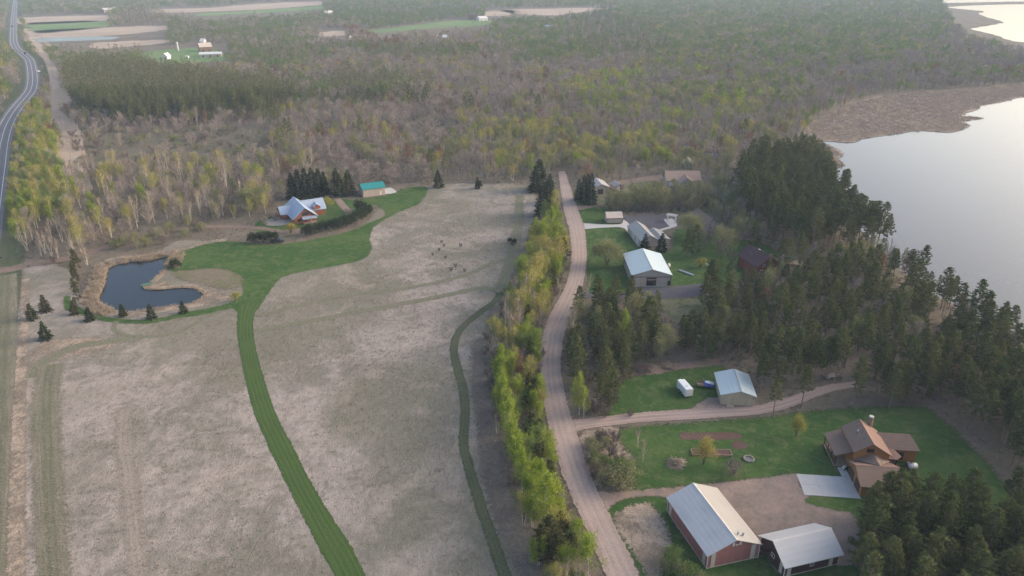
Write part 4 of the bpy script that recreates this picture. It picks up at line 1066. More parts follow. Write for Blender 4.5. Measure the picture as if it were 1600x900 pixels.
# dark red house by the lake pines
o, w, l = house('dark_red_house', (1181, 434), (1213, 428), None, 'dark red house with maroon shingles and a tall brick chimney', 'house', w=9.0, l=11.5, rot=17)
gable(o, 0, w, 0, l, 4.2, 3.2, 'y', M['red_house'], M['shingle_maroon'], 0.5, trim=M['shingle_maroon'])
MB().add([(w * .5 - .75, -1.0, 0), (w * .5 + .75, -1.0, 0), (w * .5 + .75, .1, 0), (w * .5 - .75, .1, 0), (w * .5 - .5, -.8, 3.2), (w * .5 + .5, -.8, 3.2), (w * .5 + .5, .1, 3.2), (w * .5 - .5, .1, 3.2), (w * .5 - .4, -.75, 8.4), (w * .5 + .4, -.75, 8.4), (w * .5 + .4, .05, 8.4), (w * .5 - .4, .05, 8.4)],
         [(0, 1, 5, 4), (1, 2, 6, 5), (2, 3, 7, 6), (3, 0, 4, 7), (4, 5, 9, 8), (5, 6, 10, 9), (6, 7, 11, 10), (7, 4, 8, 11), (8, 9, 10, 11)]).build('chimney', M['brick'], o)
window(o, 'front', w, l, 1.4, 2.4, 1.2, 2.6); window(o, 'front', w, l, 6.6, 7.6, 1.2, 2.6); window(o, 'front', w, l, 2.2, 3.1, 3.9, 4.7)
for x, y, z in ((1.9, 6.5, 5.75), (2.3, 8, 6.0)): MB().tube([(x, y, z - .1), (x, y, z + .5)], .12, 6).build('roof_vent', M['chrome'], o)
MB().tube([(w * .75, 9.5, 5.7), (w * .75, 9.5, 6.3)], [.6, .5], 10).build('satellite_dish', M['white_metal'], o)
# deck things beside it
o = empty('lake_deck', (*at(1221, 413)[:2], 0), R(-20), 'grey deck with pale blue canopy behind the dark red house', 'deck')
MB().box(0, 8, 0, 4, .3, .5).build('deck_floor', M['wood'], o)
for x in (0.2, 4, 7.8): MB().box(x - .08, x + .08, .1, .26, 0, 2.3).build('post', M['white_trim'], o)
MB().slab([(-.2, -.2, 2.2), (4.2, -.2, 2.2), (4.2, 3.6, 2.7), (-.2, 3.6, 2.7)], .08).build('canopy', M['blue_trim'], o)
MB().box(0, 8, -.02, .04, .9, 1.0).build('railing', M['white_trim'], o)
# green roofed shed
o, w, l = house('green_roofed_shed', (568, 308.5), (602, 304), None, 'cream shed with teal green metal roof beside a white pad', 'shed', l=7.5)
gable(o, 0, w, 0, l, 3.7, 1.7, 'x', M['beige_wall'], M['roof_teal'], 0.35, trim='roof_teal')
panel(o, 'door', 'white_trim', 'front', w, l, w - 2.6, w - 1.7, .1, 2.1, .05); panel(o, 'garage_door', 'white_trim', 'right', w, l, 1.5, 5.5, .1, 3.0, .05)

# log house with steel blue roof (left of the meadow)
o, w, l = house('blue_roofed_log_house', (461, 351), (495, 345.5), None, 'orange log house with steel blue metal roof', 'house', l=17)
ST = M['roof_steel']
gable(o, 0, w, 0, l, 2.9, 3.7, 'y', M['log_red'], ST, 0.9, trim='roof_steel')
gable(o, w * .5, w + 6.0, 7.5, 15.5, 3.0, 3.2, 'x', M['log_red'], M['roof_steel_x'], 0.6, trim='roof_steel', names=('wing_wall', 'wing_roof'))
gable(o, w + 1.0, w + 3.8, 6.6, 11.0, 4.3, 0.9, 'y', M['log_red'], ST, 0.3, trim='roof_steel', names=('dormer_wall', 'dormer_roof'), z0=3.2)
gable(o, -3.2, w * .4, 8.5, 15.5, 2.6, 2.2, 'x', M['log_red'], M['roof_steel_x'], 0.5, trim='roof_steel', names=('side_wall', 'side_roof'))
window(o, 'front', w, l, w * .36, w * .64, 3.2, 4.6, 'wood', 2)
window(o, 'front', w, l, 1.4, 2.6, .9, 2.2, 'wood', 1); window(o, 'front', w, l, w - 2.8, w - 1.6, .9, 2.2, 'wood', 1)
panel(o, 'door', 'dark_wood', 'front', w, l, w * .46, w * .54, .3, 2.3, .05)
MB().box(w * .35, w - .4, -2.4, -.05, .25, .4).build('porch_floor', M['wood'], o)
for x in (w * .38, w * .68, w - .5): MB().tube([(x, -2.2, 0), (x, -2.2, 2.4)], .11, 6).build('porch_post', M['log_red'], o)
MB().slab([(w * .33, -2.6, 2.4), (w - .2, -2.6, 2.4), (w - .2, -.02, 2.85), (w * .33, -.02, 2.85)], .1).build('porch_roof', M['roof_steel_x'], o)

# brown log house with garage
o = empty('brown_log_house', (75.8, 126.2, 0), R(-6), 'golden log house with brown shingled roofs and attached garage', 'house')
KEEP_OUT.append(np.array([(66, 116), (92, 114), (92, 142), (66, 140)]))
SB, SR = M['shingle_brown'], M['shingle_rose']
gable(o, -3.1, 3.9, .7, 9.3, 5.5, 2.0, 'y', M['log'], SB, 0.45, e2=5.0, trim=SR, off=.45, roof2=SR, names=('wall', 'roof_slope'))
window(o, 'front', 7, 9, -.8, .5, 5.3, 6.1, 'dark_wood', 1)
for c in o.children:
    if c.name.startswith('window'): c.location.y = .7
pr = MB().slab([(-3.1, 1.9, 4.35), (-6.6, 1.9, 3.05), (-6.6, 10.2, 3.05), (-3.1, 10.2, 4.35)], .16).build('porch_roof', SB, o)
for y in (2.2, 4.8, 7.4, 9.9): MB().box(-6.3, -6.1, y - .1, y + .1, 0, 2.98).build('porch_post', M['dark_wood'], o)
MB().box(-6.4, -3.1, 2.0, 10.0, .25, .45).build('porch_floor', M['wood'], o)
rl = MB().box(-6.35, -6.25, 2.2, 10, 1.25, 1.35).box(-6.35, -6.25, 2.2, 10, .65, .72)
for k in range(26): rl.box(-6.33, -6.27, 2.3 + k * .3, 2.36 + k * .3, .65, 1.3)
rl.build('railing', M['dark_wood'], o)
# wing with hipped end
MB().add([(3.9, 5.4, 0), (11.6, 5.4, 0), (11.6, 10.8, 0), (3.9, 10.8, 0), (3.9, 5.4, 3.3), (11.6, 5.4, 3.3), (11.6, 10.8, 3.3), (3.9, 10.8, 3.3)], [(0, 1, 5, 4), (1, 2, 6, 5), (2, 3, 7, 6)]).build('wing_wall', M['log'], o)
MB().slab([(3.7, 4.9, 3.35), (12.1, 4.9, 3.35), (10.6, 8.1, 5.5), (3.7, 8.1, 5.5)], .14).build('wing_roof', SB, o)
MB().slab([(3.7, 11.3, 3.35), (12.1, 11.3, 3.35), (10.6, 8.1, 5.5), (3.7, 8.1, 5.5)], .14).build('wing_roof', SR, o)
MB().slab([(12.1, 4.9, 3.35), (12.1, 11.3, 3.35), (10.6, 8.1, 5.5)], .14).build('wing_roof', SR, o)
window(o, 'front', 7, 9, 8.3, 8.9, .6, 2.4, 'dark_wood', 0).location.y = 5.4
MB().slab([(4.0, 2.4, 2.75), (6.4, 2.2, 2.75), (7.6, 3.2, 2.9), (6.4, 5.2, 3.5), (4.0, 5.2, 3.6)], .14).build('entry_roof', SR, o)
for x, y in ((4.5, 2.6), (6.8, 3.2)): MB().box(x - .08, x + .08, y - .08, y + .08, 0, 2.6).build('porch_post', M['dark_wood'], o)
MB().box(4.2, 7.6, 1.4, 5.3, .1, .3).build('entry_deck', M['dark_wood'], o)
# garage
gable(o, -3.9, 4.0, -7.4, .3, 2.95, 1.85, 'x', M['log'], SB, 0.5, trim=SR, names=('garage_wall', 'garage_roof'), roof2=SR)
for y0 in (-6.6, -3.0): MB().box(-3.98, -3.88, y0, y0 + 2.6, .05, 2.35).build('garage_door', M['dark_wood'], o)
MB().box(-3.98, -3.88, -.5, .1, .05, 2.1).build('side_door', M['dark_wood'], o)
MB().slab([(.5, -3.5, 5.05), (.5, .75, 5.05), (-3.3, .75, 3.25)], .12).slab([(.5, -3.5, 5.05), (.5, .75, 5.05), (4.3, .75, 3.25)], .12).build('link_roof', SB, o)
MB().tube([(2.6, 9.9, 0), (2.6, 9.9, 8.2)], [.6, .5], 10).build('chimney', M['brick'], o)
MB().tube([(2.6, 9.9, 8.2), (2.6, 9.9, 8.4)], [.55, .5], 10).build('chimney_cap', M['concrete'], o)
for x, y in ((-1.0, 3), (-1.6, 5.5), (-.8, 5.2), (-.9, 7.4), (-.6, 9)): MB().tube([(x, y, 7.2 + x * .62), (x, y, 7.75 + x * .62)], .1, 6).build('roof_vent', M['dark_trim'], o)
MB().tube([(-1.2, 6.1, 6.7), (-1.2, 6.1, 7.1)], .13, 6).build('roof_vent', M['white_metal'], o)
MB().tube([(1.9, -1.6, 4.2), (1.9, -1.6, 4.75)], .1, 6).build('roof_vent', M['white_metal'], o)
# concrete pad of jointed slabs in front of the garage
o = empty('concrete_pad', (75.8, 126.2, 0.12), R(-6)); tag(o, 'square pad of pale concrete slabs before the garage', kind='structure')
for i in range(3):
    for k in range(2):
        x0, x1 = -15.0 + 3.72 * i, -15.0 + 3.72 * (i + 1) - .03; y0, y1 = -8.2 + 3.4 * k, -8.2 + 3.4 * (k + 1) - .03
        MB().box(x0, x1, y0, y1, -.1, .02 + .008 * ((i + k) % 2)).build('slab', M['concrete'], o)
MB().box(-5.6, -3.95, -1.3, 1.8, -.1, .02).build('slab', M['concrete'], o)
KEEP_OUT.append(np.array([(58, 117), (74, 116), (74, 128), (58, 129)]))

# far farm and other far buildings: (base corner, base corner, eave, rise, axis, depth, wall, roof, name, label, category)
for A, B, e, rs, ax, dp, wl, rf, nm, lab, cat in (
    ((312, 90), (346, 89), 3.5, 1.6, 'x', 14, 'greige_wall', 'white_metal', 'farm_shed', 'long farm shed with bright white roof', 'shed'),
    ((313, 81), (332, 80), 5.5, 4.0, 'x', 14, 'brick', 'roof_pink_x', 'farm_barn', 'brown farm barn with pale roof behind the white roofed shed', 'barn'),
    ((313, 70), (319, 70), 4.5, 3.0, 'x', 9, 'white_metal', 'white_metal', 'farmhouse', 'white farmhouse behind the farm barn', 'house'),
    ((254, 93), (262, 93), 3.5, 3.0, 'y', 9, 'white_metal', 'white_metal', 'white_house', 'small white house in the trees by the farm yard', 'house'),
    ((290, 91), (294, 91), 1.8, 0.8, 'x', 4, 'white_metal', 'white_metal', 'farm_hut', 'tiny white hut in the green farm yard', 'hut'),
    ((163, 20), (184, 19), 6, 3, 'x', 14, 'greige_wall', 'white_metal', 'field_barn', 'pale barn far out beside the tan fields', 'barn'),
    ((543, 65), (549, 65), 4, 3, 'y', 9, 'white_metal', 'white_metal', 'clearing_house', 'white house next to the reddish trees', 'house'),
    ((554, 64), (560, 64), 4, 3, 'x', 9, 'grey_wall', 'shingle_tan', 'clearing_cabin', 'grey cabin next to the reddish trees', 'cabin'),
    ((749, 33), (762, 32.5), 5, 3, 'x', 14, 'white_metal', 'white_metal', 'hill_barn', 'white barn at the end of the green far field', 'barn'),
    ((733, 31), (745, 31), 5, 4, 'x', 14, 'brick', 'shingle_maroon', 'hill_house', 'dark roofed house beside the white far barn', 'house'),
    ((680, 64), (685, 64), 4, 3, 'y', 9, 'white_metal', 'shingle_tan', 'wood_house', 'white walled house in the wood below the green field', 'house'),
    ((692, 63), (698, 63), 4, 3, 'x', 9, 'grey_wall', 'white_metal', 'wood_shed', 'grey walled shed in the wood below the green field', 'shed'),
    ((850, 46), (860, 47), 4, 3, 'x', 10, 'greige_wall', 'roof_white_x', 'grove_house', 'pale roofed house in the far green wood', 'house'),
    ((510, 24), (522, 23), 5, 3, 'x', 12, 'white_metal', 'white_metal', 'field_house', 'white house at the end of the long far fields', 'house')):
    a, ang, w, l = footprint(A, B, None, None, dp)
    o, w, l = house(nm, A, B, None, lab, cat, l=dp)
    gable(o, 0, w, 0, l, e, rs, ax, M[wl], M[rf], 0.5, trim='white_trim')
    for k in range(max(1, int(w // 7))): panel(o, 'door' if k == 0 else 'window_opening', 'dark_trim', 'front', w, l, w * (k + .5) / max(1, int(w // 7)) - .8, w * (k + .5) / max(1, int(w // 7)) + .8, .1, 2.2, .06)
P = at(278, 79)
o = empty('silo', (P[0], P[1], 0), 0, 'pale domed silo next to dark trees at the farm', 'silo')
MB().tube([(0, 0, 0), (0, 0, 8.5)], 1.5, 14).build('tower', M['concrete'], o)
MB().tube([(0, 0, 8.45), (0, 0, 9.4), (0, 0, 10.1), (0, 0, 10.4)], [1.6, 1.35, .8, .1], 14).build('dome', M['concrete'], o)

# ------------------------------------------------------------------ vehicles and yard things
def wheel(parent, x, y, z=0.36, r=.36, wd=.24):
    t = MB().tube([(x, y - wd / 2, z), (x, y + wd / 2, z)], r, 14).build('wheel', M['tyre'], parent)
    MB().tube([(x, y - wd / 2 - .012, z), (x, y + wd / 2 + .012, z)], r * .55, 10).build('rim', M['chrome'], t)

def car(px, py, rz, label, paint, kind_='suv', name='parked_car', cat='car'):
    P = at(px, py)
    o = empty(name, (P[0], P[1], 0.14), rz, label, cat)
    L, W = 4.9, 1.9
    prof = {'suv': [(-2.45, .45), (2.45, .45), (2.45, .95), (1.35, 1.08), (.75, 1.72), (-1.9, 1.76), (-2.38, 1.12)],
            'pickup': [(-2.6, .5), (2.6, .5), (2.6, 1.05), (1.45, 1.15), (.85, 1.80), (-.5, 1.82), (-.7, 1.15), (-2.6, 1.15)]}[kind_]
    n = len(prof)
    V = []
    for s in (-1, 1):
        for x, z in prof: V.append((x, s * (W / 2 - (.16 if z > 1.3 else 0)), z))
    MB().add(V, [tuple(range(n)), tuple(range(2 * n - 1, n - 1, -1))] + [(i, n + i, n + (i + 1) % n, (i + 1) % n) for i in range(n)]).build('body', M[paint], o)
    gl = MB()
    gx0, gx1, gz = (-1.8, .6, 1.66) if kind_ == 'suv' else (-.4, .68, 1.72)
    for s in (-1, 1): gl.box(gx0, gx1, s * (W / 2 - .05) - .03, s * (W / 2 - .05) + .03, 1.18, gz - .08)
    gl.build('window', M['glass'], o)
    MB().add([(1.28, -.75, 1.16), (1.28, .75, 1.16), (.82, .68, 1.68), (.82, -.68, 1.68)], [(0, 1, 2, 3)]).build('windscreen', M['glass'], o).location = (.02, 0, .02)
    for x in (-1.5, 1.5):
        for y in (-.85, .85): wheel(o, x, y)
    for y in (-.65, .65):
        MB().box(2.44, 2.48, y - .18, y + .18, .68, .86).build('headlight', M['white_metal'], o); MB().box(-2.49, -2.43, y - .15, y + .15, .8, 1.05).build('tail_light', M['lamp_red'], o)
    return o
car(434, 379.5, R(8), 'black pickup parked on the lawn by the dark hedge', 'black_paint', 'pickup', 'pickup_truck', 'truck')
car(19.4, 42, R(86), 'dark car driving far along the highway', 'black_paint', name='driving_car')
car(39.5, 84.5, R(118), 'dark car driving round the highway bend', 'black_paint', name='driving_car')
car(-6, 410, R(100), 'dark car at the mouth of the pond drive', 'black_paint', name='driving_car')
car(60, 113, R(95), 'white van parked beside the highway bend', 'white_paint', name='parked_van', cat='van')
# cargo trailer
a, b = at(1067, 616)[:2], at(1075, 616)[:2]
o = empty('cargo_trailer', (*at(1069, 614)[:2], 0.07), R(104), 'white enclosed cargo trailer standing on the lawn', 'trailer')
MB().add([(x, y, z) for x in (-2.5, 2.3) for y, z in ((-1.05, .5), (1.05, .5), (1.05, 2.45), (.9, 2.58), (-.9, 2.58), (-1.05, 2.45))], [(5, 4, 3, 2, 1, 0), (6, 7, 8, 9, 10, 11)] + [(i, (i + 1) % 6, 6 + (i + 1) % 6, 6 + i) for i in range(6)]).build('body', M['white_paint'], o)
MB().add([(2.3, -1.05, .5), (2.3, 1.05, .5), (2.3, 1.05, 2.4), (2.3, -1.05, 2.4), (3.0, 0, .5), (3.0, 0, 2.3)], [(0, 3, 5, 4), (1, 4, 5, 2), (2, 5, 3), (0, 4, 1)]).build('nose', M['white_paint'], o)
for x in (-.5, .4):
    for y in (-1.0, 1.0): wheel(o, x, y, .36, .36, .22)
MB().box(-2.56, -2.5, -.95, .95, .6, 2.35).build('rear_door', M['white_trim'], o)
for y in (-1.09, 1.09): MB().box(-.9, .8, y - .07, y + .07, .72, .82).build('mudguard', M['dark_trim'], o)
MB().tube([(2.9, 0, .5), (4.0, 0, .45)], .06, 6).tube([(3.7, 0, .45), (3.7, 0, .02)], .04, 6).build('drawbar', M['dark_trim'], o)
MB().box(-1.2, -.7, -.25, .25, 2.58, 2.68).build('roof_vent', M['white_metal'], o)
# utility trailer with blue tarp
o = empty('utility_trailer', (*at(1101, 604)[:2], 0.07), R(-8), 'open wooden utility trailer half covered by a blue tarp', 'trailer')
MB().box(-2.0, 2.0, -.95, .95, .5, .6).build('bed', M['wood'], o)
for y in (-.95, .95): MB().box(-2, 2, y - .03, y + .03, .6, 1.0).build('side_board', M['wood'], o)
MB().box(-2.03, -1.97, -.95, .95, .6, 1.0).build('tail_board', M['wood'], o)
for y in (-1.08, 1.08): wheel(o, 0, y, .33, .33, .2)
r_ = np.random.default_rng(3)
V = [(-.3 + 2.6 * i / 9, -1.15 + 2.3 * k / 7, 1.02 + .22 * r_.random() + .25 * math.sin(i * .6) * math.sin(k * .45) - (.55 if k in (0, 7) else 0)) for i in range(10) for k in range(8)]
F = [(i * 8 + k, i * 8 + k + 1, (i + 1) * 8 + k + 1, (i + 1) * 8 + k) for i in range(9) for k in range(7)]
me = mesh('tarp', V, F, [M['blue_tarp'], M['white_paint']], midx=[1 if (f[0] % 8) in (2, 3, 4, 5) and f[0] > 10 else 0 for f in F])
t = link('tarp', me, o)
MB().tube([(2.0, 0, .55), (3.2, 0, .5)], .05, 6).build('drawbar', M['dark_trim'], o)
MB().box(-.5, -.3, .7, .9, .6, 1.6).build('stake', M['wood'], o)
# propane tank, dark box
o = empty('propane_tank', (*at(1425, 733)[:2], 0.07), R(15), 'white propane tank on the lawn by the log house wing', 'tank')
MB().tube([(-1.0, 0, .75), (-.85, 0, .75), (.85, 0, .75), (1.0, 0, .75)], [.2, .58, .58, .2], 14).build('shell', M['white_metal'], o, True)
for x in (-.6, .6): MB().box(x - .1, x + .1, -.35, .35, 0, .3).build('foot', M['concrete'], o)
MB().tube([(0, 0, 1.3), (0, 0, 1.5)], .18, 8).build('valve_dome', M['white_metal'], o)
o = empty('air_conditioner', (*at(1418, 729)[:2], 0.07), R(-6), 'dark boxy air conditioner beside the propane tank', 'air conditioner')
MB().box(-.5, .5, -.5, .5, 0, .95).build('case', M['dark_trim'], o); MB().tube([(0, 0, .95), (0, 0, 1.0)], .38, 12).build('fan_guard', M['chrome'], o)
# bicycle-like white yard cart by the garage
o = empty('garden_cart', (*at(1318, 734)[:2], 0.16), R(40), 'white garden cart by the garage corner', 'cart')
MB().box(-.5, .5, -.3, .3, .35, .7).build('tub', M['white_metal'], o)
for y in (-.35, .35): wheel(o, -.2, y, .25, .25, .08)
MB().tube([(.4, 0, .6), (1.1, 0, .95)], .03, 5).build('handle', M['chrome'], o)
# raised bed, fire ring
P = at(1129, 709); o = empty('raised_bed', (P[0] - .3, P[1], .07), R(-1), 'long raised garden bed with timber frame', 'planter')
for b in ((-6.6, 2.2, -1.1, -.95), (-6.6, 2.2, .95, 1.1)): MB().box(b[0], b[1], b[2], b[3], 0, .4).build('board', M['wood'], o)
for x in (-6.6, -1.6, 2.05): MB().box(x, x + .15, -.95, .95, 0, .4).build('board', M['wood'], o)
MB().box(-6.45, 2.05, -.95, .95, .02, .28).build('soil', M['plain_soil'], o)
P = at(1170, 718); o = empty('fire_ring', (P[0], P[1], .08), 0, 'round fire ring of pale stones on the lawn', 'fire pit')
MB().tube([(0, 0, -.02), (0, 0, .06)], 1.0, 20).build('ash_bed', M['ash'], o)
for k in range(12):
    a = 6.283 * k / 12; x, y = 1.05 * math.cos(a), 1.05 * math.sin(a)
    b = MB().box(-.22, .22, -.16, .16, 0, .3).build('stone', M['stone'], o); b.location = (x, y, 0); b.rotation_euler = (0, 0, a + 1.57 + random.uniform(-.1, .1))
# brush piles
def brush(px, py, rad, n, label, col='twig_tan'):
    P = at(px, py); o = MB(); r = np.random.default_rng(int(px))
    for k in range(n):
        a = r.uniform(0, 6.28); d = r.uniform(0, rad * .6); L = r.uniform(.6, 1.0) * rad
        c = np.array([d * math.cos(a), d * math.sin(a), r.uniform(.08, .6) * rad * .5]); b = r.uniform(0, 6.28)
        v = np.array([math.cos(b), math.sin(b), r.normal(0, .15)]) * L * .5
        p, q_ = c - v, c + v
        p[2] = max(p[2], .08); q_[2] = max(q_[2], .08)
        o.tube([p, q_], [.07, .02], 4)
    ob = o.build('brush_pile', M[col]); ob.location = (P[0], P[1], .06)
    tag(ob, label, 'brush pile')
brush(1054, 724, 2.2, 60, 'pile of pale cut branches on the house lawn')
brush(1003, 579, 3.6, 110, 'dark tangled brush pile above the trailer lawn', 'twig_dark')
brush(1045, 574, 2.6, 70, 'low pile of tan brush under the pines')
brush(944, 682, 2.4, 70, 'dark brush heap at the drive corner', 'twig_dark')
# white pergola
P = at(1049, 347); o = empty('pergola', (P[0], P[1], .13), R(-25), 'white timber pergola at the end of the asphalt court', 'pergola')
for x, y in ((-1.6, -.9), (1.6, -.9), (-1.6, .9), (1.6, .9)): MB().box(x - .14, x + .14, y - .14, y + .14, 0, 2.7).build('post', M['white_metal'], o)
for y in (-.9, .9): MB().box(-2.3, 2.3, y - .1, y + .1, 2.7, 3.0).build('beam', M['white_metal'], o)
for k in range(7): MB().box(-2.0 + k * .62, -1.85 + k * .62, -1.4, 1.4, 3.0, 3.2).build('slat', M['white_metal'], o)
# gazebo
P = at(1143, 333); o = empty('gazebo', (P[0], P[1], .05), 0, 'small white gazebo with grey roof in the trees', 'gazebo')
for k in range(6):
    a = 6.283 * k / 6 + .3; MB().box(1.7 * math.cos(a) - .12, 1.7 * math.cos(a) + .12, 1.7 * math.sin(a) - .12, 1.7 * math.sin(a) + .12, 0, 2.3).build('post', M['white_metal'], o)
    b = 6.283 * (k + 1) / 6 + .3
    MB().tube([(1.7 * math.cos(a), 1.7 * math.sin(a), .8), (1.7 * math.cos(b), 1.7 * math.sin(b), .8)], .07, 4).build('rail', M['white_metal'], o)
MB().tube([(0, 0, 2.3), (0, 0, 3.0), (0, 0, 3.5)], [2.2, 1.1, .1], 6).build('roof', M['grey_wall'], o)
MB().tube([(0, 0, 0), (0, 0, .25)], 1.9, 6).build('floor_deck', M['white_trim'], o)
# pond dock
P, Q = at(238, 452.5), at(260, 441.5)
o = empty('pond_dock', (P[0], P[1], 0), math.atan2(Q[1] - P[1], Q[0] - P[0]), 'narrow wooden dock reaching over the pond', 'dock')
Ld = float(np.linalg.norm(Q - P)); nb = int(Ld / .5)
for k in range(nb): MB().box(k * .5, k * .5 + .46, -.7, .7, .32, .40).build('plank', M['wood'], o)
for x in (.3, Ld * .5, Ld - .4):
    for y in (-.6, .6): MB().tube([(x, y, -1.2), (x, y, .3)], .08, 6).build('pile', M['dark_wood'], o)
P = at(230, 446); o = empty('rowing_boat', (P[0], P[1], .06), R(40), 'small green boat pulled up beside the dock', 'boat')
V, F = [], []
for i in range(9):
    t = i / 8; x = -1.9 + 3.8 * t; wv = .62 * (1 - max(0, (t - .45) / .55) ** 2) + .02
    V += [(x, -wv, .5 + .12 * t), (x, -wv * .7, .05), (x, wv * .7, .05), (x, wv, .5 + .12 * t)]
F = [(i * 4 + k, i * 4 + k + 1, (i + 1) * 4 + k + 1, (i + 1) * 4 + k) for i in range(8) for k in range(3)] + [(0, 3, 2, 1)]
link('hull', mesh('hull', V, F, M['green_paint']), o)
for x in (-.9, .3): MB().box(x - .15, x + .15, -.55, .55, .36, .42).build('seat', M['wood'], o)
# poles
def pole(px, py, h, label, arm=True, lamp=False):
    P = at(px, py); o = empty('utility_pole', (P[0], P[1], 0), R(random.uniform(-8, 8)), label, 'pole')
    MB().tube([(0, 0, -.2), (0, 0, h)], [.19, .13], 7).build('post', M['pole_wood'], o)
    if arm:
        MB().box(-1.2, 1.2, -.07, .07, h - .7, h - .55).build('cross_arm', M['pole_wood'], o)
        for x in (-1.1, 0, 1.1): MB().tube([(x, 0, h - .55), (x, 0, h - .3)], .06, 6).build('insulator', M['white_metal'], o)
    if lamp: MB().box(-.2, 1.3, -.05, .05, h - .25, h - .15).box(.9, 1.4, -.15, .15, h - .35, h - .2).build('lamp_arm', M['white_metal'], o)
pole(489, 364.5, 7.0, 'wooden light pole in the dark hedge by the log house', False, True)
for px, py, h, lab in ((111, 247, 10, 'utility pole standing in the cleared strip beside the scrub'), (125, 300, 10, 'utility pole among the leafy trees above the pond'), (95, 172, 10, 'utility pole in the cleared strip beside the pine wood'),
                       (101, 203, 10, 'utility pole below the corner of the pine wood'), (84, 124, 10, 'utility pole opposite the highway bend')):
    pole(px, py, h, lab)
P = at(16, 259); o = empty('road_marker', (P[0], P[1], 0), 0, 'orange marker on a post at the highway edge', 'marker')
MB().tube([(0, 0, 0), (0, 0, 1.3)], .05, 6).build('post', M['chrome'], o); MB().box(-.4, .4, -.04, .04, .9, 1.6).build('plate', M['orange'], o)
P = at(46, 421); o = empty('mailbox', (P[0], P[1], 0), 0, 'dark mailbox on a post by the pond drive', 'mailbox')
MB().box(-.07, .07, -.07, .07, 0, 1.1).build('post', M['pole_wood'], o); MB().tube([(0, -.35, 1.3), (0, .35, 1.3)], .22, 10).build('box', M['dark_trim'], o)
# yard pieces round the big barn
P = at(1072, 427); o = empty('solar_panel', (P[0], P[1], .07), R(-50), 'row of dark glass cold frames lying on the barn lawn', 'cold frame')
for k in range(4): MB().box(-3.2 + k * 1.6, -1.65 + k * 1.6, -.6, .6, 0, .35).build('panel', M['blue_trim'], o)
P = at(1104, 414); o = empty('white_canoe', (P[0], P[1], .07), R(-40), 'white upturned canoe beside the yellow shrub', 'canoe')
V, F = [], []
for i in range(11):
    t = i / 10; x = -2.2 + 4.4 * t; wv = .5 * math.sin(math.pi * min(.97, max(.03, t))) + .02
    V += [(x, -wv, .0), (x, -wv * .75, .35), (x, 0, .48), (x, wv * .75, .35), (x, wv, .0)]
F = [(i * 5 + k, (i + 1) * 5 + k, (i + 1) * 5 + k + 1, i * 5 + k + 1) for i in range(10) for k in range(4)]
link('hull', mesh('hull', V, F, M['white_paint']), o)
MB().box(-1.3, -1.1, -.4, .4, -.06, .03).box(1.1, 1.3, -.4, .4, -.06, .03).build('rest', M['wood'], o)
P = at(1045, 418); o = empty('gas_tank', (P[0], P[1], .07), R(80), 'white gas tank behind the pale roofed barn', 'tank')
MB().tube([(-1.2, 0, .75), (-1.0, 0, .75), (1.0, 0, .75), (1.2, 0, .75)], [.2, .5, .5, .2], 12).build('shell', M['white_metal'], o, True)
for x in (-.7, .7): MB().box(x - .1, x + .1, -.3, .3, 0, .3).build('foot', M['concrete'], o)
P = at(1479, 512); o = empty('green_kayak', (P[0], P[1], .05), R(-25), 'green kayak on the grass among the lake pines', 'kayak')
V = []
for i in range(11):
    t = i / 10; x = -2.4 + 4.8 * t; wv = .38 * math.sin(math.pi * min(.97, max(.03, t))) + .02
    V += [(x, -wv, .2), (x, 0, .0), (x, wv, .2), (x, 0, .42)]
F = [(i * 4 + k, (i + 1) * 4 + k, (i + 1) * 4 + (k + 1) % 4, i * 4 + (k + 1) % 4) for i in range(10) for k in range(4)]
link('hull', mesh('hull', V, F, M['green_paint']), o); MB().tube([(0, 0, .38), (0, 0, .46)], [.3, .28], 10).build('cockpit', M['dark_trim'], o)
# parked vehicle under the pines, small things
o = empty('flat_trailer', (*at(1297, 590)[:2], 0.0), R(20), 'grey flat trailer parked under the pines at the drive end', 'trailer')
MB().box(-1.9, 1.9, -.9, .9, .5, .6).build('deck', M['pole_wood'], o)
for y in (-1.0, 1.0): wheel(o, -.3, y, .34, .34, .2)
MB().tube([(1.9, 0, .55), (3.1, 0, .45)], .06, 6).build('drawbar', M['chrome'], o)
MB().box(-1.9, -1.84, -.9, .9, .6, 1.1).build('gate', M['chrome'], o)

# ------------------------------------------------------------------ trees placed one by one (picture point of the foot, height)
trees_px('small_spruce', [(51, 499, 5.4, 1.0), (72, 530, 5.8, .95), (141, 501, 4.6, 1.05), (193, 494, 4.4, .95), (237, 498, 5.0, .95), (287, 489, 4.2, .95)], 'standing in dry grass near the pond')
trees_px('brown_spruce', [(72, 487, 5.8), (117, 491, 4.6)], 'in the dry grass beside the verge')
trees_px('small_spruce', [(1007, 391, 6.6, .9), (1033, 393, 7.4, .9)], 'in front of the long greige shed')
trees_px('spruce', [(912, 317, 13), (923, 319, 14.5), (904, 313, 10), (918, 311, 12)], 'beside the far garage')
trees_px('spruce', [(843, 296, 15, 1.5), (836, 300, 13, 1.4), (856, 334, 16, 1.2), (864, 338, 12, 1.2), (847, 338, 14, 1.2), (858, 318, 14, 1.2)], 'at the head of the roadside belt')
trees_px('spruce', [(458, 309, 12, 1.3), (468, 310, 14, 1.3), (479, 309, 14.5, 1.3), (490, 307, 14, 1.3), (500, 305, 13, 1.3), (508, 303, 11, 1.3), (532, 307, 11, 1.3), (546, 303, 12, 1.3), (527, 301, 12, 1.3)], 'behind the blue roofed log house')
trees_px('spruce', [(685, 293, 9, 1.3), (746, 295, 6, 1.2)], 'alone at the top of the meadow')
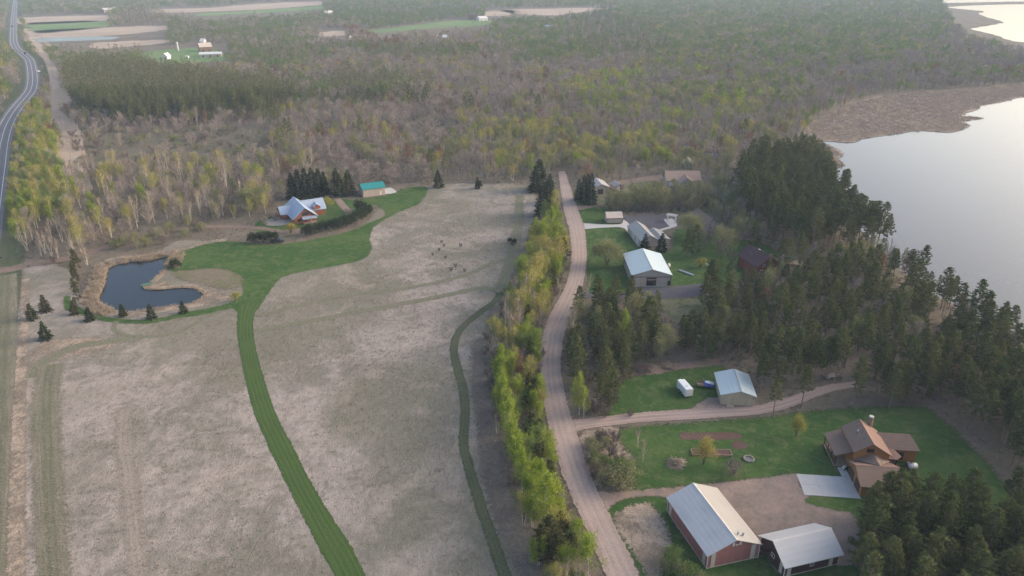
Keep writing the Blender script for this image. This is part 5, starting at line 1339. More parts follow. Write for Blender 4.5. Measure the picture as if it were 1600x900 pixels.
trees_px('dark_shrub', [(x, y + 1, h) for x, y, h in ((394, 378, 4.2), (403, 379, 4.4), (412, 378, 4.6), (421, 377, 4.4), (430, 375, 4), (478, 368, 4.4), (486, 367, 4.8), (495, 364, 4.6), (505, 362, 5), (514, 360, 4.6), (523, 358, 5), (532, 356, 5), (541, 353, 5.2), (550, 350, 5),
                                                (558, 346, 5.4), (566, 342, 5.4), (572, 338, 5), (577, 333, 4.6), (568, 331, 5), (560, 328, 5))], 'in the hedge below the blue roofed log house')
trees_px('olive', [(119, 484, 4.5, .8), (122, 470, 6.5, .75), (117, 458, 5.2, .8), (121, 446, 7.5, .7), (116, 434, 6, .8), (122, 424, 8, .7), (118, 414, 6.5, .8)], '', single='olive brown conifer in the tall row beside the pond reeds')
trees_px('dark_shrub', [(273, 420, 4.2, 1.0), (280, 418, 2.8, .8)], 'on the mown bank of the pond')
trees_px('yellow_shrub', [(369, 470, 3.2)], 'at the corner of the mown path')
trees_px('round', [(401, 328, 12, 1.1)], 'behind the log house drive', single='tall round pale green tree behind the log house drive')
trees_px('yellow_shrub', [(513, 324, 5.0), (455, 365, 4.6)], 'near the blue roofed log house')
trees_px('tan_shrub', [(548, 340, 4.0), (430, 345, 4.4), (415, 352, 3.8)], 'near the blue roofed log house')
# the belt along the road
trees_px('lime', [(848, 832, 13.5, 1.25), (830, 800, 9, .9), (816, 770, 11, .9), (806, 744, 11.5, .85), (800, 718, 11, .85), (795, 692, 11, .85), (790, 668, 10.5, .8), (786, 645, 10, .8), (782, 622, 10, .8), (779, 602, 9, .8), (784, 580, 9, .8), (862, 384, 14.5, 1.0), (848, 392, 13, .95), (875, 395, 12, .95), (868, 405, 11, 1)], 'in the belt along the gravel road')
trees_px('yellow', [(852, 424, 14, 1.1), (838, 470, 15, 1.1), (828, 478, 14, 1.0), (846, 448, 12, 1), (815, 505, 12, 1), (862, 430, 11, 1), (805, 590, 9, .8), (798, 560, 10, .9), (872, 420, 12, 1.05), (866, 345, 13, .8), (818, 820, 8, .8)], 'in the belt along the gravel road')
trees_px('bud', [(798, 655, 8, .75), (805, 540, 9, .8), (812, 600, 8, .8)], 'in the belt along the gravel road')
trees_px('bare_white', [(800, 545, 12), (812, 522, 11), (790, 520, 10), (795, 500, 10), (820, 488, 12), (830, 500, 11), (778, 545, 8), (772, 560, 7), (805, 480, 11), (856, 300, 12, .6)], 'in the belt along the gravel road')
trees_px('bare_white', [(886, 916, 6.5), (902, 922, 6), (872, 925, 6), (915, 930, 5.5)], 'at the lower end of the roadside belt')
trees_px('olive', [(858, 868, 9), (878, 850, 8), (846, 880, 9), (870, 885, 8), (892, 872, 6), (838, 738, 8), (830, 690, 8), (828, 645, 8), (836, 630, 7), (832, 605, 7), (830, 560, 7), (842, 690, 6), (850, 720, 5), (866, 780, 5), (858, 750, 5), (880, 408, 9), (868, 440, 8), (850, 470, 8), (872, 385, 9)], 'in the belt along the gravel road')
trees_px('grey_shrub', [(884, 800, 3), (872, 765, 3), (900, 840, 3.2), (845, 560, 3), (838, 520, 3.2), (846, 500, 3.2), (858, 480, 3), (868, 462, 3), (885, 425, 2.6), (860, 730, 2.6)], 'on the bank of the gravel road')
trees_px('pale', [(1060, 272, 9, 1.1), (1069, 268, 8, 1.0), (1080, 273, 9, 1.1), (1050, 268, 9), (1092, 262, 10), (1105, 270, 10, 1.2), (1120, 285, 9, 1.2), (1132, 275, 11, 1.2)], 'behind the tan roofed house')
trees_px('shrub', [(x, 327 - (i % 3) * 5, 3.6 + (i % 4) * .8, 1.6) for i, x in enumerate(range(955, 1105, 21))], 'in the thicket behind the asphalt court')
trees_px('bare_dark', [(x, 326 - (i % 3) * 6, 5.5 + (i % 3), 1.0) for i, x in enumerate(range(950, 1112, 9))], 'in the thicket behind the asphalt court')
# house side of the road
trees_px('bare_white', [(893, 545, 12), (899, 580, 9), (1214, 480, 10), (918, 462, 8), (1472, 520, 9), (1440, 505, 8), (1500, 530, 11)], 'standing among conifers')
trees_px('lime', [(905, 648, 11, .85), (912, 652, 9, .7)], 'where the shed drive leaves the road')
trees_px('lime', [(972, 540, 11, .8)], 'between the dark pines above the brush pile')
trees_px('full_pine', [(936, 492, 12), (950, 505, 12), (930, 520, 11), (948, 530, 12), (940, 560, 12), (962, 556, 11), (980, 566, 12), (1000, 562, 12), (1012, 520, 12), (995, 505, 12), (1020, 545, 11), (960, 480, 11), (985, 470, 9), (955, 640, 11), (940, 632, 9), (975, 596, 10),
                      (1100, 562, 11), (1122, 556, 12), (1150, 552, 11), (1170, 560, 12), (1075, 548, 9), (1185, 545, 12), (1120, 508, 13, 1.25), (1135, 498, 12, 1.2), (1085, 402, 13, .95), (1072, 398, 10, .9)], 'on the house side of the gravel road')
trees_px('pale', [(990, 515, 11, .9), (1012, 500, 9), (1040, 556, 9), (1030, 566, 8), (1180, 385, 10, 1.1), (1120, 395, 11), (1136, 400, 11), (1150, 372, 9)], 'among the house side conifers')
trees_px('pale', [(962, 328, 9, 1.1), (975, 330, 9, 1.1), (990, 326, 10, 1.1), (1006, 328, 10, 1.1), (1022, 326, 10, 1.1), (1038, 328, 10, 1.1), (1056, 322, 10, 1.1), (1074, 318, 10, 1.1), (1090, 312, 9, 1.1), (1010, 316, 9), (1030, 314, 9), (950, 322, 8), (1104, 320, 10), (1112, 305, 9)], 'in the row behind the asphalt court')
trees_px('grey_shrub', [(1000 + 12 * k, 332 - (k % 3), 3.6) for k in range(-2, 8)], 'under the trees behind the asphalt court')
trees_px('round', [(948, 416, 10, 1.0)], '', single='big round pale tree beside the pale roofed barn')
trees_px('round', [(1077, 372, 10, .95)], '', single='big round yellowish tree by the white pergola')
trees_px('bare_dark', [(1098, 390, 9), (1125, 405, 8), (1110, 382, 9), (1142, 415, 7)], 'on the lawn below the grey house')
trees_px('yellow_shrub', [(1094, 419, 4.2)], 'beside the white canoe')
trees_px('egg', [(1099, 726, 7.8)], '', single='egg shaped golden tree standing over the raised bed')
trees_px('egg', [(1243, 683, 6.6)], '', single='egg shaped golden tree on the edge of the shed drive')
trees_px('purple_shrub', [(1146, 741, 3.8)], 'on the house lawn')
trees_px('bare_white', [(1004, 722, 6.0, .85), (996, 700, 6.0, .85)], 'in a thin clump on the house lawn')
trees_px('shrub', [(966, 760, 4.6, 1.3), (950, 755, 3.6), (985, 750, 4), (935, 735, 3.2), (930, 712, 3.2), (945, 700, 3), (925, 700, 3)], 'in the scrub by the drive corner')
trees_px('green_shrub', [(975, 742, 4), (958, 735, 3.4), (934, 725, 3)], 'in the scrub by the drive corner')
trees_px('grey_shrub', [(945, 760, 3), (928, 745, 2.8), (955, 712, 3.4), (938, 690, 3), (965, 725, 3.2), (960, 690, 2.8), (980, 762, 2.4), (918, 725, 2.4)], 'in the scrub by the drive corner')
trees_px('green_shrub', [(1050, 882, 3.6), (1074, 905, 3.4, 1.1)], 'beside the red barn wall')
trees_px('shrub', [(1062, 900, 3.0), (1090, 915, 3), (1040, 893, 2.6)], 'beside the red barn wall')
trees_px('grey_shrub', [(930, 645, 3.5), (945, 652, 3.2), (920, 600, 4), (910, 560, 4), (905, 610, 3.5), (960, 610, 3.6), (920, 640, 3), (985, 650, 1.8), (900, 520, 3.6), (915, 500, 3.6)], 'at the edge of the house side conifers')
trees_px('small_spruce', [(1067, 507, 3.4), (1120, 470, 3.2)], 'on the rough grass below the asphalt apron')
trees_px('grey_shrub', [(694, 386, 1.4), (686, 392, 1.2), (720, 386, 1.4), (696, 404, 1.2), (705, 424, 1.5), (712, 418, 1.5), (726, 425, 1.2), (690, 380, 1.2), (676, 399, 1.1)], 'alone in the dry meadow')
trees_px('dark_shrub', [(803, 384, 3), (796, 380, 2.4), (748, 294, 4)], 'at the edge of the field trail')

# ------------------------------------------------------------------ trees scattered over woods and groves
ROAD_POLY = np.array([at(*p[0])[:2] for p in ROAD] + [at(*p[1])[:2] for p in ROAD[::-1]])
HWY_W = catmull(world_poly(HWY), 10, closed=False)
DRIVE_PX = [(896, 655), (1000, 644), (1080, 638), (1180, 632), (1230, 620), (1300, 600), (1345, 594), (1350, 607), (1310, 611), (1275, 622), (1230, 640), (1180, 650), (1000, 662), (900, 676)]
POOL = []                                       # x, y, kind, height, widening, place

def jitter_grid(poly, sp):
    lo, hi = poly.min(0), poly.max(0)
    nx, ny = (np.maximum(1, (hi - lo) / sp)).astype(int)
    X, Y = np.meshgrid(np.arange(nx), np.arange(ny))
    P = lo + (np.stack([X.ravel(), Y.ravel()], 1) + rng.uniform(0.05, .95, (nx * ny, 2))) * sp
    return P[inside(P, poly)]

def clear(P, extra=()):
    bad = np.zeros(len(P), bool)
    for k in KEEP_OUT: bad |= inside(P, k)
    for w in WATERS: bad |= inside(P, w)
    bad |= inside(P, ROAD_POLY) | inside(P, world_poly(DRIVE_PX))
    for e in extra: bad |= inside(P, e)
    return ~bad

def grove(px, sp, mix, place, skip=()):
    P = jitter_grid(world_poly(px), sp)
    P = P[clear(P, [world_poly(s) for s in skip])]
    keys = list(mix); w = np.array([mix[k][0] for k in keys], float); w /= w.sum()
    ch = rng.choice(len(keys), len(P), p=w)
    for p, c in zip(P, ch):
        h0, h1 = mix[keys[c]][1:3]
        POOL.append((p[0], p[1], keys[c], rng.uniform(h0, h1), rng.uniform(.9, 1.15), place))

grove([(1165, 262), (1268, 250), (1296, 300), (1330, 352), (1385, 400), (1340, 405), (1240, 398), (1195, 372), (1165, 345), (1148, 305)], 5.0, {'pine': (.9, 15, 19), 'full_pine': (.1, 12, 15)}, 'behind the dark red house')
grove([(1235, 412), (1345, 402), (1400, 418), (1465, 466), (1540, 522), (1595, 565), (1720, 625), (1720, 700), (1600, 640), (1500, 590), (1400, 560), (1300, 560), (1230, 560), (1190, 530), (1180, 470), (1200, 450)], 5.0,
      {'pine': (.44, 9, 16), 'full_pine': (.24, 8, 13), 'pale': (.14, 6, 10), 'fresh': (.05, 6, 9), 'bare': (.10, 6, 10), 'bud': (.03, 7, 9), 'olive': (.05, 7, 9)}, 'between tan shed and lake', skip=[[(1200, 385), (1260, 400), (1250, 425), (1200, 425)], [(1455, 500), (1500, 500), (1495, 530), (1450, 528)]])
grove([(1195, 560), (1300, 565), (1400, 565), (1500, 595), (1600, 645), (1720, 705), (1720, 760), (1600, 715), (1555, 690), (1500, 655), (1470, 638), (1400, 628), (1330, 600), (1280, 600), (1225, 600), (1195, 590)], 4.9,
      {'pine': (.74, 12, 16), 'full_pine': (.16, 9, 13), 'bare': (.07, 6, 9), 'bud': (.03, 6, 8)}, 'edging the log house lawn')
grove([(1480, 475), (1545, 524), (1600, 568), (1720, 628), (1720, 690), (1600, 640), (1530, 590), (1470, 530)], 5.2, {'pine': (.55, 11, 15), 'bare': (.2, 8, 11), 'bud': (.15, 7, 10), 'full_pine': (.1, 9, 12)}, 'between tan shed and lake')
grove([(1180, 566), (1240, 566), (1320, 572), (1400, 590), (1330, 598), (1260, 600), (1195, 596)], 5.4, {'pine': (.8, 10, 14), 'full_pine': (.2, 7, 10)}, 'beside the tan shed')
grove([(1470, 640), (1520, 640), (1600, 660), (1720, 715), (1720, 800), (1620, 762), (1572, 728), (1520, 690)], 4.6, {'pine': (.9, 12, 15.5), 'bare': (.1, 6, 8)}, 'edging the log house lawn')
trees_px('pine', [(1188, 610, 11), (1202, 602, 12), (1182, 592, 11), (1216, 618, 11), (1236, 606, 12), (1262, 598, 12), (1288, 592, 13), (1195, 584, 12), (1222, 590, 12), (1208, 648, 10), (1252, 634, 11.5), (1334, 636, 11), (1338, 620, 12), (1388, 640, 11.5), (1398, 630, 12), (1440, 632, 12), (1370, 612, 13), (1414, 616, 13)], 'beside the tan shed')
grove([(1180, 600), (1225, 602), (1290, 597), (1230, 614), (1190, 628)], 5.5, {'pine': (1, 10, 13)}, 'beside the tan shed')
grove([(1350, 850), (1385, 815), (1440, 805), (1520, 812), (1600, 790), (1760, 800), (1800, 1000), (1345, 1000), (1335, 900)], 4.3, {'pine': (.25, 11, 13.5), 'full_pine': (.75, 11, 14)}, 'in the grove below the log house')
trees_px('full_pine', [(1354, 826, 11.5), (1374, 814, 12), (1394, 808, 11.5), (1412, 802, 10.5)], 'in the grove below the log house')
grove([(1095, 302), (1150, 300), (1170, 345), (1190, 378), (1150, 384), (1120, 352)], 6.0, {'pale': (.45, 7, 10), 'fresh': (.2, 7, 10), 'bare': (.35, 7, 10)}, 'round the gazebo')
grove([(930, 290), (960, 280), (1030, 268), (1036, 274), (990, 282), (952, 290)], 6.5, {'pale': (.5, 5, 8), 'bare': (.5, 6, 9)}, 'along the dirt lane')
grove([(1040, 300), (1095, 300), (1110, 312), (1080, 330), (980, 312), (985, 298)], 7.5, {'pale': (.5, 5, 8), 'bare': (.4, 5, 8), 'fresh': (.1, 5, 8)}, 'below the tan roofed house')
grove([(1060, 452), (1180, 448), (1195, 520), (1130, 560), (1060, 556), (1050, 530), (1110, 512)], 6.5, {'full_pine': (.7, 9, 12), 'pale': (.3, 7, 10)}, 'between the asphalt apron and the plantation')
grove([(1120, 305), (1150, 300), (1190, 372), (1235, 400), (1225, 385), (1180, 400), (1130, 345)], 7, {'full_pine': (.35, 9, 13), 'pale': (.35, 8, 11), 'bare': (.3, 8, 11)}, 'between the lawns and the lake plantation')
grove([(1130, 436), (1170, 444), (1215, 450), (1250, 432), (1330, 410), (1300, 440), (1200, 465), (1150, 458)], 6.0, {'full_pine': (.4, 6, 8), 'pale': (.35, 5, 8), 'bare_dark': (.25, 4, 6)}, 'round the dark red house')
grove([(895, 470), (925, 466), (1040, 490), (1050, 545), (985, 585), (950, 640), (925, 640), (900, 600), (885, 540)], 6.0, {'full_pine': (.55, 9, 12), 'grey_shrub': (.3, 3, 4.5), 'pale': (.15, 7, 10)}, 'on the house side of the gravel road')
grove([(845, 340), (875, 340), (888, 400), (878, 440), (850, 490), (840, 540), (840, 600), (848, 660), (856, 710), (882, 800), (910, 870), (930, 930), (850, 930), (838, 870), (815, 800), (790, 740), (776, 660), (770, 600), (773, 540), (790, 490), (815, 430), (832, 380)], 3.5,
      {'olive': (.09, 4, 7), 'lime': (.34, 6, 10), 'grey_shrub': (.12, 2.5, 4), 'yellow': (.15, 6, 10), 'fresh': (.15, 5, 9), 'green_shrub': (.15, 2, 3.5)}, 'in the belt along the gravel road')
grove([(758, 520), (775, 500), (785, 470), (795, 450), (790, 500), (775, 560), (772, 620), (780, 700), (765, 650), (755, 580)], 3.4, {'grey_shrub': (.85, 1.4, 2.6), 'bare_white': (.15, 5, 7)}, 'between the meadow trail and the belt')
# saplings and brush under the pines
grove([(1195, 440), (1345, 402), (1465, 466), (1600, 570), (1700, 640), (1700, 740), (1560, 690), (1470, 636), (1320, 604), (1200, 600), (1180, 500)], 5.0, {'grey_shrub': (.75, .7, 1.8), 'shrub': (.25, .6, 1.4)}, 'under the lake pines')
grove([(1165, 262), (1268, 250), (1296, 300), (1385, 400), (1240, 398), (1165, 345)], 7.0, {'grey_shrub': (1, .7, 1.8)}, 'under the lake pines')
# belt beside the highway and wood above the pond
grove([(35, 200), (58, 168), (82, 190), (92, 240), (104, 300), (108, 345), (60, 372), (22, 380), (18, 320), (28, 260)], 4.6, {'lime': (.34, 8, 11), 'yellow': (.33, 8, 12), 'fresh': (.15, 8, 11), 'bare': (.12, 8, 11), 'bud': (.06, 6, 9)}, 'in the belt beside the highway')
grove([(100, 268), (190, 262), (300, 262), (400, 270), (430, 300), (395, 325), (340, 342), (280, 352), (180, 378), (150, 395), (120, 402), (105, 345)], 5.6, {'bare_white': (.20, 8, 13), 'bare': (.34, 6, 11), 'yellow': (.10, 9, 13), 'lime': (.03, 8, 11), 'pale': (.08, 6, 9), 'bare_dark': (.25, 4, 7)}, 'in the wood above the pond')
grove([(28, 372), (105, 350), (120, 404), (170, 405), (165, 412), (130, 425), (60, 408), (25, 400)], 5.4, {'bare_white': (.5, 7, 11), 'bare': (.15, 6, 9), 'grey_shrub': (.35, 2.5, 4)}, 'in the pale thicket beside the pond reeds')
grove([(180, 380), (260, 360), (330, 350), (330, 362), (270, 378), (200, 396), (172, 402)], 5.0, {'shrub': (.5, 3, 5), 'pale': (.25, 5, 7), 'grey_shrub': (.25, 3, 4)}, 'above the pond reeds')

grove([(100, 120), (150, 106), (270, 118), (340, 131), (420, 136), (468, 152), (466, 166), (340, 188), (230, 195), (150, 190), (108, 166)], 5.0, {'pine': (1, 13, 18)}, 'in the old plantation above the scrub clearing')
grove([(520, 135), (640, 132), (650, 160), (560, 168)], 7.5, {'pine': (1, 11, 16)}, 'behind the upper meadow')
grove([(392, 300), (440, 306), (452, 316), (432, 334), (400, 342), (335, 348), (330, 338), (380, 325)], 5.2, {'bare': (.4, 6, 9), 'pale': (.25, 5, 8), 'yellow': (.1, 6, 9), 'bare_dark': (.25, 4, 6)}, 'beside the log house terrace')
grove([(500, 298), (560, 292), (556, 300), (530, 306), (512, 306)], 5.0, {'bare': (.5, 6, 9), 'pale': (.5, 5, 8)}, 'beside the green roofed shed')
# the big wood beyond, by bands of distance
WOOD_PX = [(-320, -14), (1950, -14), (1950, 118), (1720, 120), (1600, 128), (1520, 138), (1450, 141), (1380, 149), (1330, 161), (1290, 179), (1262, 195), (1245, 236), (1160, 252), (1130, 264), (1090, 258), (1035, 262),
           (960, 276), (910, 288), (887, 262), (868, 264), (842, 286), (760, 284), (690, 284), (640, 287), (605, 291), (560, 296), (520, 298), (440, 305), (400, 268), (300, 260), (190, 260), (104, 264), (85, 190), (60, 165), (30, 200), (-10, 215), (-320, 340)]
OPEN_PX = [[(30, 24), (168, 22), (172, 42), (262, 40), (266, 78), (200, 90), (140, 90), (84, 84), (60, 68), (46, 48)], [(236, 12), (330, 10), (400, 4), (504, .5), (508, 22), (400, 33), (312, 37), (262, 30)],
           [(556, 50), (620, 42), (700, 31), (768, 29), (770, 50), (700, 54), (600, 64)], [(790, 13), (960, 10.5), (905, 28), (860, 34), (795, 32)], [(222, 82), (306, 66), (356, 70), (360, 108), (250, 112)],
           [(496, 48), (538, 45), (542, 68), (498, 70)], [(756, 16), (802, 14), (802, 34), (758, 36)], [(30, 40), (46, 40), (66, 75), (90, 110), (100, 150), (106, 185), (114, 230), (122, 262), (104, 262), (98, 225), (84, 180), (80, 145), (70, 105), (52, 78)],
           [(1262, 196), (1290, 181), (1330, 163), (1380, 151), (1450, 143), (1520, 141), (1600, 131), (1600, 152), (1400, 210), (1280, 222)],
           [(1470, -14), (1950, -14), (1950, 78), (1600, 84), (1560, 76), (1520, 62), (1495, 44), (1478, 22)]]
SPARSE_PX = [[(108, 203), (180, 203), (240, 206), (330, 198), (400, 194), (430, 203), (422, 230), (400, 264), (220, 266), (130, 264)], [(595, 190), (690, 185), (730, 215), (640, 222), (590, 208)]]
# what grows where: first matching area wins; weights per kind
MIXES = [([(95, 117), (150, 101), (270, 113), (340, 127), (420, 132), (470, 150), (470, 168), (340, 191), (230, 198), (150, 193), (104, 166)], {'pine': .80, 'fresh': .08, 'pale': .06, 'bare': .06}),
         ([(78, 76), (150, 63), (250, 74), (350, 97), (240, 112), (95, 118)], {'pine': .5, 'fresh': .3, 'pale': .12, 'bare': .08}),
         ([(168, 22), (262, 16), (268, 40), (175, 43)], {'pine': .85, 'bare': .15}),
         ([(125, 196), (210, 195), (215, 225), (190, 232), (130, 225)], {'pine': .6, 'bare': .4}),
         ([(300, 185), (420, 178), (420, 205), (310, 212)], {'pine': .35, 'pale': .25, 'bare': .4}),
         ([(420, 128), (520, 125), (650, 130), (650, 165), (520, 172), (430, 165)], {'pine': .55, 'fresh': .2, 'bare': .25}),
         ([(410, 78), (700, 76), (780, 84), (780, 96), (600, 92), (420, 97)], {'pine': .55, 'fresh': .25, 'bare': .2}),
         ([(540, 46), (585, 46), (640, 70), (610, 80), (560, 72)], {'bud': .75, 'bare': .25}),
         ([(885, 14), (945, 16), (1030, 55), (1030, 92), (950, 92), (890, 72)], {'pine': .7, 'fresh': .2, 'bare': .1}),
         ([(500, 0), (720, 0), (780, 30), (560, 48), (500, 30)], {'fresh': .45, 'pine': .35, 'bare': .2}),
         ([(860, 128), (1000, 122), (1000, 152), (862, 156)], {'lime': .6, 'yellow': .2, 'bare': .2}),
         ([(905, 158), (1200, 150), (1230, 190), (930, 198)], {'lime': .3, 'pale': .3, 'yellow': .1, 'bare': .3}),
         ([(790, 185), (1060, 190), (1120, 225), (1100, 262), (800, 285)], {'yellow': .2, 'lime': .14, 'pale': .3, 'bud': .08, 'bare': .28}),
         ([(700, 190), (800, 185), (800, 285), (690, 285)], {'yellow': .3, 'pale': .25, 'lime': .1, 'bare': .35}),
         ([(-320, 60), (14, 60), (22, 200), (-320, 320)], {'fresh': .4, 'yellow': .25, 'pine': .2, 'bare': .15}),
         ([(760, 0), (1450, 0), (1480, 60), (1400, 100), (1100, 96), (820, 100), (760, 60)], {'fresh': .38, 'pale': .3, 'yellow': .07, 'pine': .07, 'bare': .18}),
         ([(1250, 60), (1950, -14), (1950, 120), (1600, 140), (1260, 195)], {'bare': .72, 'pale': .17, 'fresh': .08, 'bud': .03}),
         ([(1000, 95), (1300, 90), (1330, 160), (1200, 200), (1000, 160)], {'bare': .4, 'pale': .34, 'fresh': .12, 'lime': .1, 'bud': .04}),
         ([(-400, -20), (2000, -20), (2000, 45), (-400, 45)], {'fresh': .34, 'pale': .2, 'bare': .26, 'pine': .2}),
         ([(-400, 45), (480, 45), (480, 110), (-400, 110)], {'fresh': .3, 'pale': .2, 'bare': .3, 'pine': .2}),
         ([(-400, -20), (2000, -20), (2000, 400), (-400, 400)], {'bare': .66, 'pale': .15, 'yellow': .06, 'bud': .07, 'pine': .03, 'bare_white': .03})]
HGT = {'pine': (12, 17), 'fresh': (7, 11), 'pale': (6, 10), 'bare': (6, 10), 'bud': (6, 9), 'lime': (7, 10), 'yellow': (7, 10), 'bare_white': (9, 12)}
wood_w = world_poly(WOOD_PX)
for r0, r1, sp, grow in ((260, 620, 5.8, 1.0), (620, 1000, 6.8, 1.05), (1000, 1700, 8.8, 1.15), (1700, 3300, 14.0, 1.45)):
    span = 1.02 * r1
    P = jitter_grid(np.array([(-span, r0 * .6), (span, r0 * .6), (span, r1), (-span, r1)]), sp)
    d = np.linalg.norm(P, axis=1); P = P[(d >= r0) & (d < r1)]
    Q, depth = to_px(np.column_stack([P, np.zeros(len(P))]))
    ok = (depth > 10) & (Q[:, 0] > -330) & (Q[:, 0] < 1930) & inside(Q, np.array(WOOD_PX, float))
    P, Q = P[ok], Q[ok]
    ok = clear(P)
    for op in OPEN_PX: ok &= ~inside(Q, np.array(op, float))
    hd = np.min(np.linalg.norm(P[:, None] - HWY_W[None, ::2], axis=2), axis=1) if len(P) < 40000 else np.full(len(P), 99)
    ok &= hd > 13
    P, Q = P[ok], Q[ok]
    sparse = np.zeros(len(P), bool)
    for s_ in SPARSE_PX: sparse |= inside(Q, np.array(s_, float))
    ok = ~sparse | (rng.random(len(P)) < .6)
    P, Q, sparse = P[ok], Q[ok], sparse[ok]
    done = np.zeros(len(P), bool)
    # patches: groups of the same kind stand together
    def wav(a, b, c):
        return np.sin(P[:, 0] * a + 1.7 * np.sin(P[:, 1] * b + c)) * np.sin(P[:, 1] * a * 1.25 + 1.5 * np.sin(P[:, 0] * b * .8 + 2 * c))
    patch = np.clip(.5 + .38 * wav(.045, .021, 1.0) + .3 * wav(.11, .05, 2.6), 0, 1)
    k_ = (Q[:, 1] + 70) / 220                    # wavy borders between one kind of wood and the next
    QJ = Q + np.stack([wav(.035, .02, .3) * 34 + wav(.12, .06, 4.0) * 16, wav(.03, .025, 5.1) * 9 + wav(.1, .07, 3.3) * 5], 1) * k_[:, None] + rng.normal(0, 1, Q.shape) * np.array([7, 3]) * k_[:, None]
    for px, mix in MIXES:
        sel = inside(QJ, np.array(px, float)) & ~done
        done |= sel
        idx = np.nonzero(sel)[0]
        if not len(idx): continue
        keys = list(mix); w = np.cumsum([mix[k] for k in keys]); w = w / w[-1]
        u = np.clip(.42 * rng.random(len(idx)) + .58 * patch[idx], 0, .9999) if len(keys) > 1 else rng.random(len(idx))
        # flatten the distribution so the weights hold
        u = np.argsort(np.argsort(u)) / len(u)
        for i, c in zip(idx, np.searchsorted(w, u, side='right')):
            k = keys[min(c, len(keys) - 1)]
            if sparse[i]: k = rng.choice(['grey_shrub', 'shrub', 'bare', 'grey_shrub'])
            h0, h1 = HGT.get(k, (2.0, 4.0))
            g_ = grow if k != 'pine' else 1 + (grow - 1) * .6
            POOL.append((P[i, 0], P[i, 1], k, rng.uniform(h0, h1) * rng.choice([.45, .6, .85, 1, 1, 1.15]) * (1 if r0 < 1700 else 1.1), g_ * rng.uniform(1.05, 1.6) if k != 'pine' else g_ * rng.uniform(.9, 1.25), 'near the scrub clearing' if Q[i, 0] < 430 else 'behind the upper meadow' if Q[i, 0] < 840 else 'behind the far garage' if Q[i, 0] < 1150 else 'near the lake marsh'))

# the largest in view stand as trees of their own; the rest of the wood is one mass
LIMIT = {'pine': 290, 'full_pine': 150, 'bare': 230, 'bare_white': 110, 'lime': 140, 'yellow': 150, 'pale': 130, 'fresh': 90, 'bud': 60, 'olive': 60, 'grey_shrub': 130, 'shrub': 60, 'green_shrub': 40, 'bare_dark': 40}
PP = np.array([(p[0], p[1], 0) for p in POOL]); QQ, DD = to_px(PP)
size = np.array([p[3] for p in POOL]) / DD
inview = (QQ[:, 0] > -15) & (QQ[:, 0] < 1615) & (QQ[:, 1] < 960)
single = np.zeros(len(POOL), bool)
kk = np.array([p[2] for p in POOL])
for k in set(kk):
    ix = np.nonzero((kk == k) & inview)[0]
    ix = ix[np.argsort(-size[ix])][:max(0, LIMIT.get(k, 50) - tree_count.get(k, 0))]
    single[ix] = True
for i in np.nonzero(single)[0]:
    x, y, k, h, wd, pl = POOL[i]
    tree(k, x, y, h, pl, wide=h / TREE_TEXT[k][3] * wd / (h / TREE_TEXT[k][3]))

def scatter(name, label, pts, sources):
    """one mass of plants: pts rows are x, y, z, source index, scale xy, scale z, turn"""
    pts = np.asarray(pts, float)
    col = bpy.data.collections.new(name + '_plants')
    order = sorted(range(len(sources)), key=lambda i: sources[i][0])
    rank = {i: n for n, i in enumerate(order)}
    for nm, me in sources:
        col.objects.link(bpy.data.objects.new(nm, me))
    me = bpy.data.meshes.new(name)
    me.from_pydata([tuple(p[:3]) for p in pts], [], [])
    a = me.attributes.new('pick', 'INT', 'POINT'); a.data.foreach_set('value', np.array([rank[int(i)] for i in pts[:, 3]], np.int32))
    a = me.attributes.new('grow', 'FLOAT_VECTOR', 'POINT'); a.data.foreach_set('vector', np.column_stack([pts[:, 4], pts[:, 4], pts[:, 5]]).astype(np.float32).ravel())
    a = me.attributes.new('turn', 'FLOAT_VECTOR', 'POINT'); a.data.foreach_set('vector', np.column_stack([0 * pts[:, 6], 0 * pts[:, 6], pts[:, 6]]).astype(np.float32).ravel())
    o = link(name, me)
    g = bpy.data.node_groups.new(name + '_nodes', 'GeometryNodeTree')
    g.interface.new_socket('Geometry', in_out='INPUT', socket_type='NodeSocketGeometry'); g.interface.new_socket('Geometry', in_out='OUTPUT', socket_type='NodeSocketGeometry')
    ni, no = g.nodes.new('NodeGroupInput'), g.nodes.new('NodeGroupOutput')
    inst = g.nodes.new('GeometryNodeInstanceOnPoints'); inst.inputs['Pick Instance'].default_value = True
    ci = g.nodes.new('GeometryNodeCollectionInfo'); ci.inputs['Collection'].default_value = col
    ci.inputs['Separate Children'].default_value = True; ci.inputs['Reset Children'].default_value = True
    def named(nm, typ):
        n = g.nodes.new('GeometryNodeInputNamedAttribute'); n.data_type = typ; n.inputs[0].default_value = nm; return n.outputs[0]
    g.links.new(ni.outputs[0], inst.inputs['Points']); g.links.new(ci.outputs[0], inst.inputs['Instance'])
    g.links.new(named('pick', 'INT'), inst.inputs['Instance Index'])
    e2r = g.nodes.new('FunctionNodeEulerToRotation'); g.links.new(named('turn', 'FLOAT_VECTOR'), e2r.inputs[0]); g.links.new(e2r.outputs[0], inst.inputs['Rotation'])
    g.links.new(named('grow', 'FLOAT_VECTOR'), inst.inputs['Scale'])
    g.links.new(inst.outputs[0], no.inputs[0])
    md = o.modifiers.new('plants', 'NODES'); md.node_group = g
    return tag(o, label, kind='stuff')

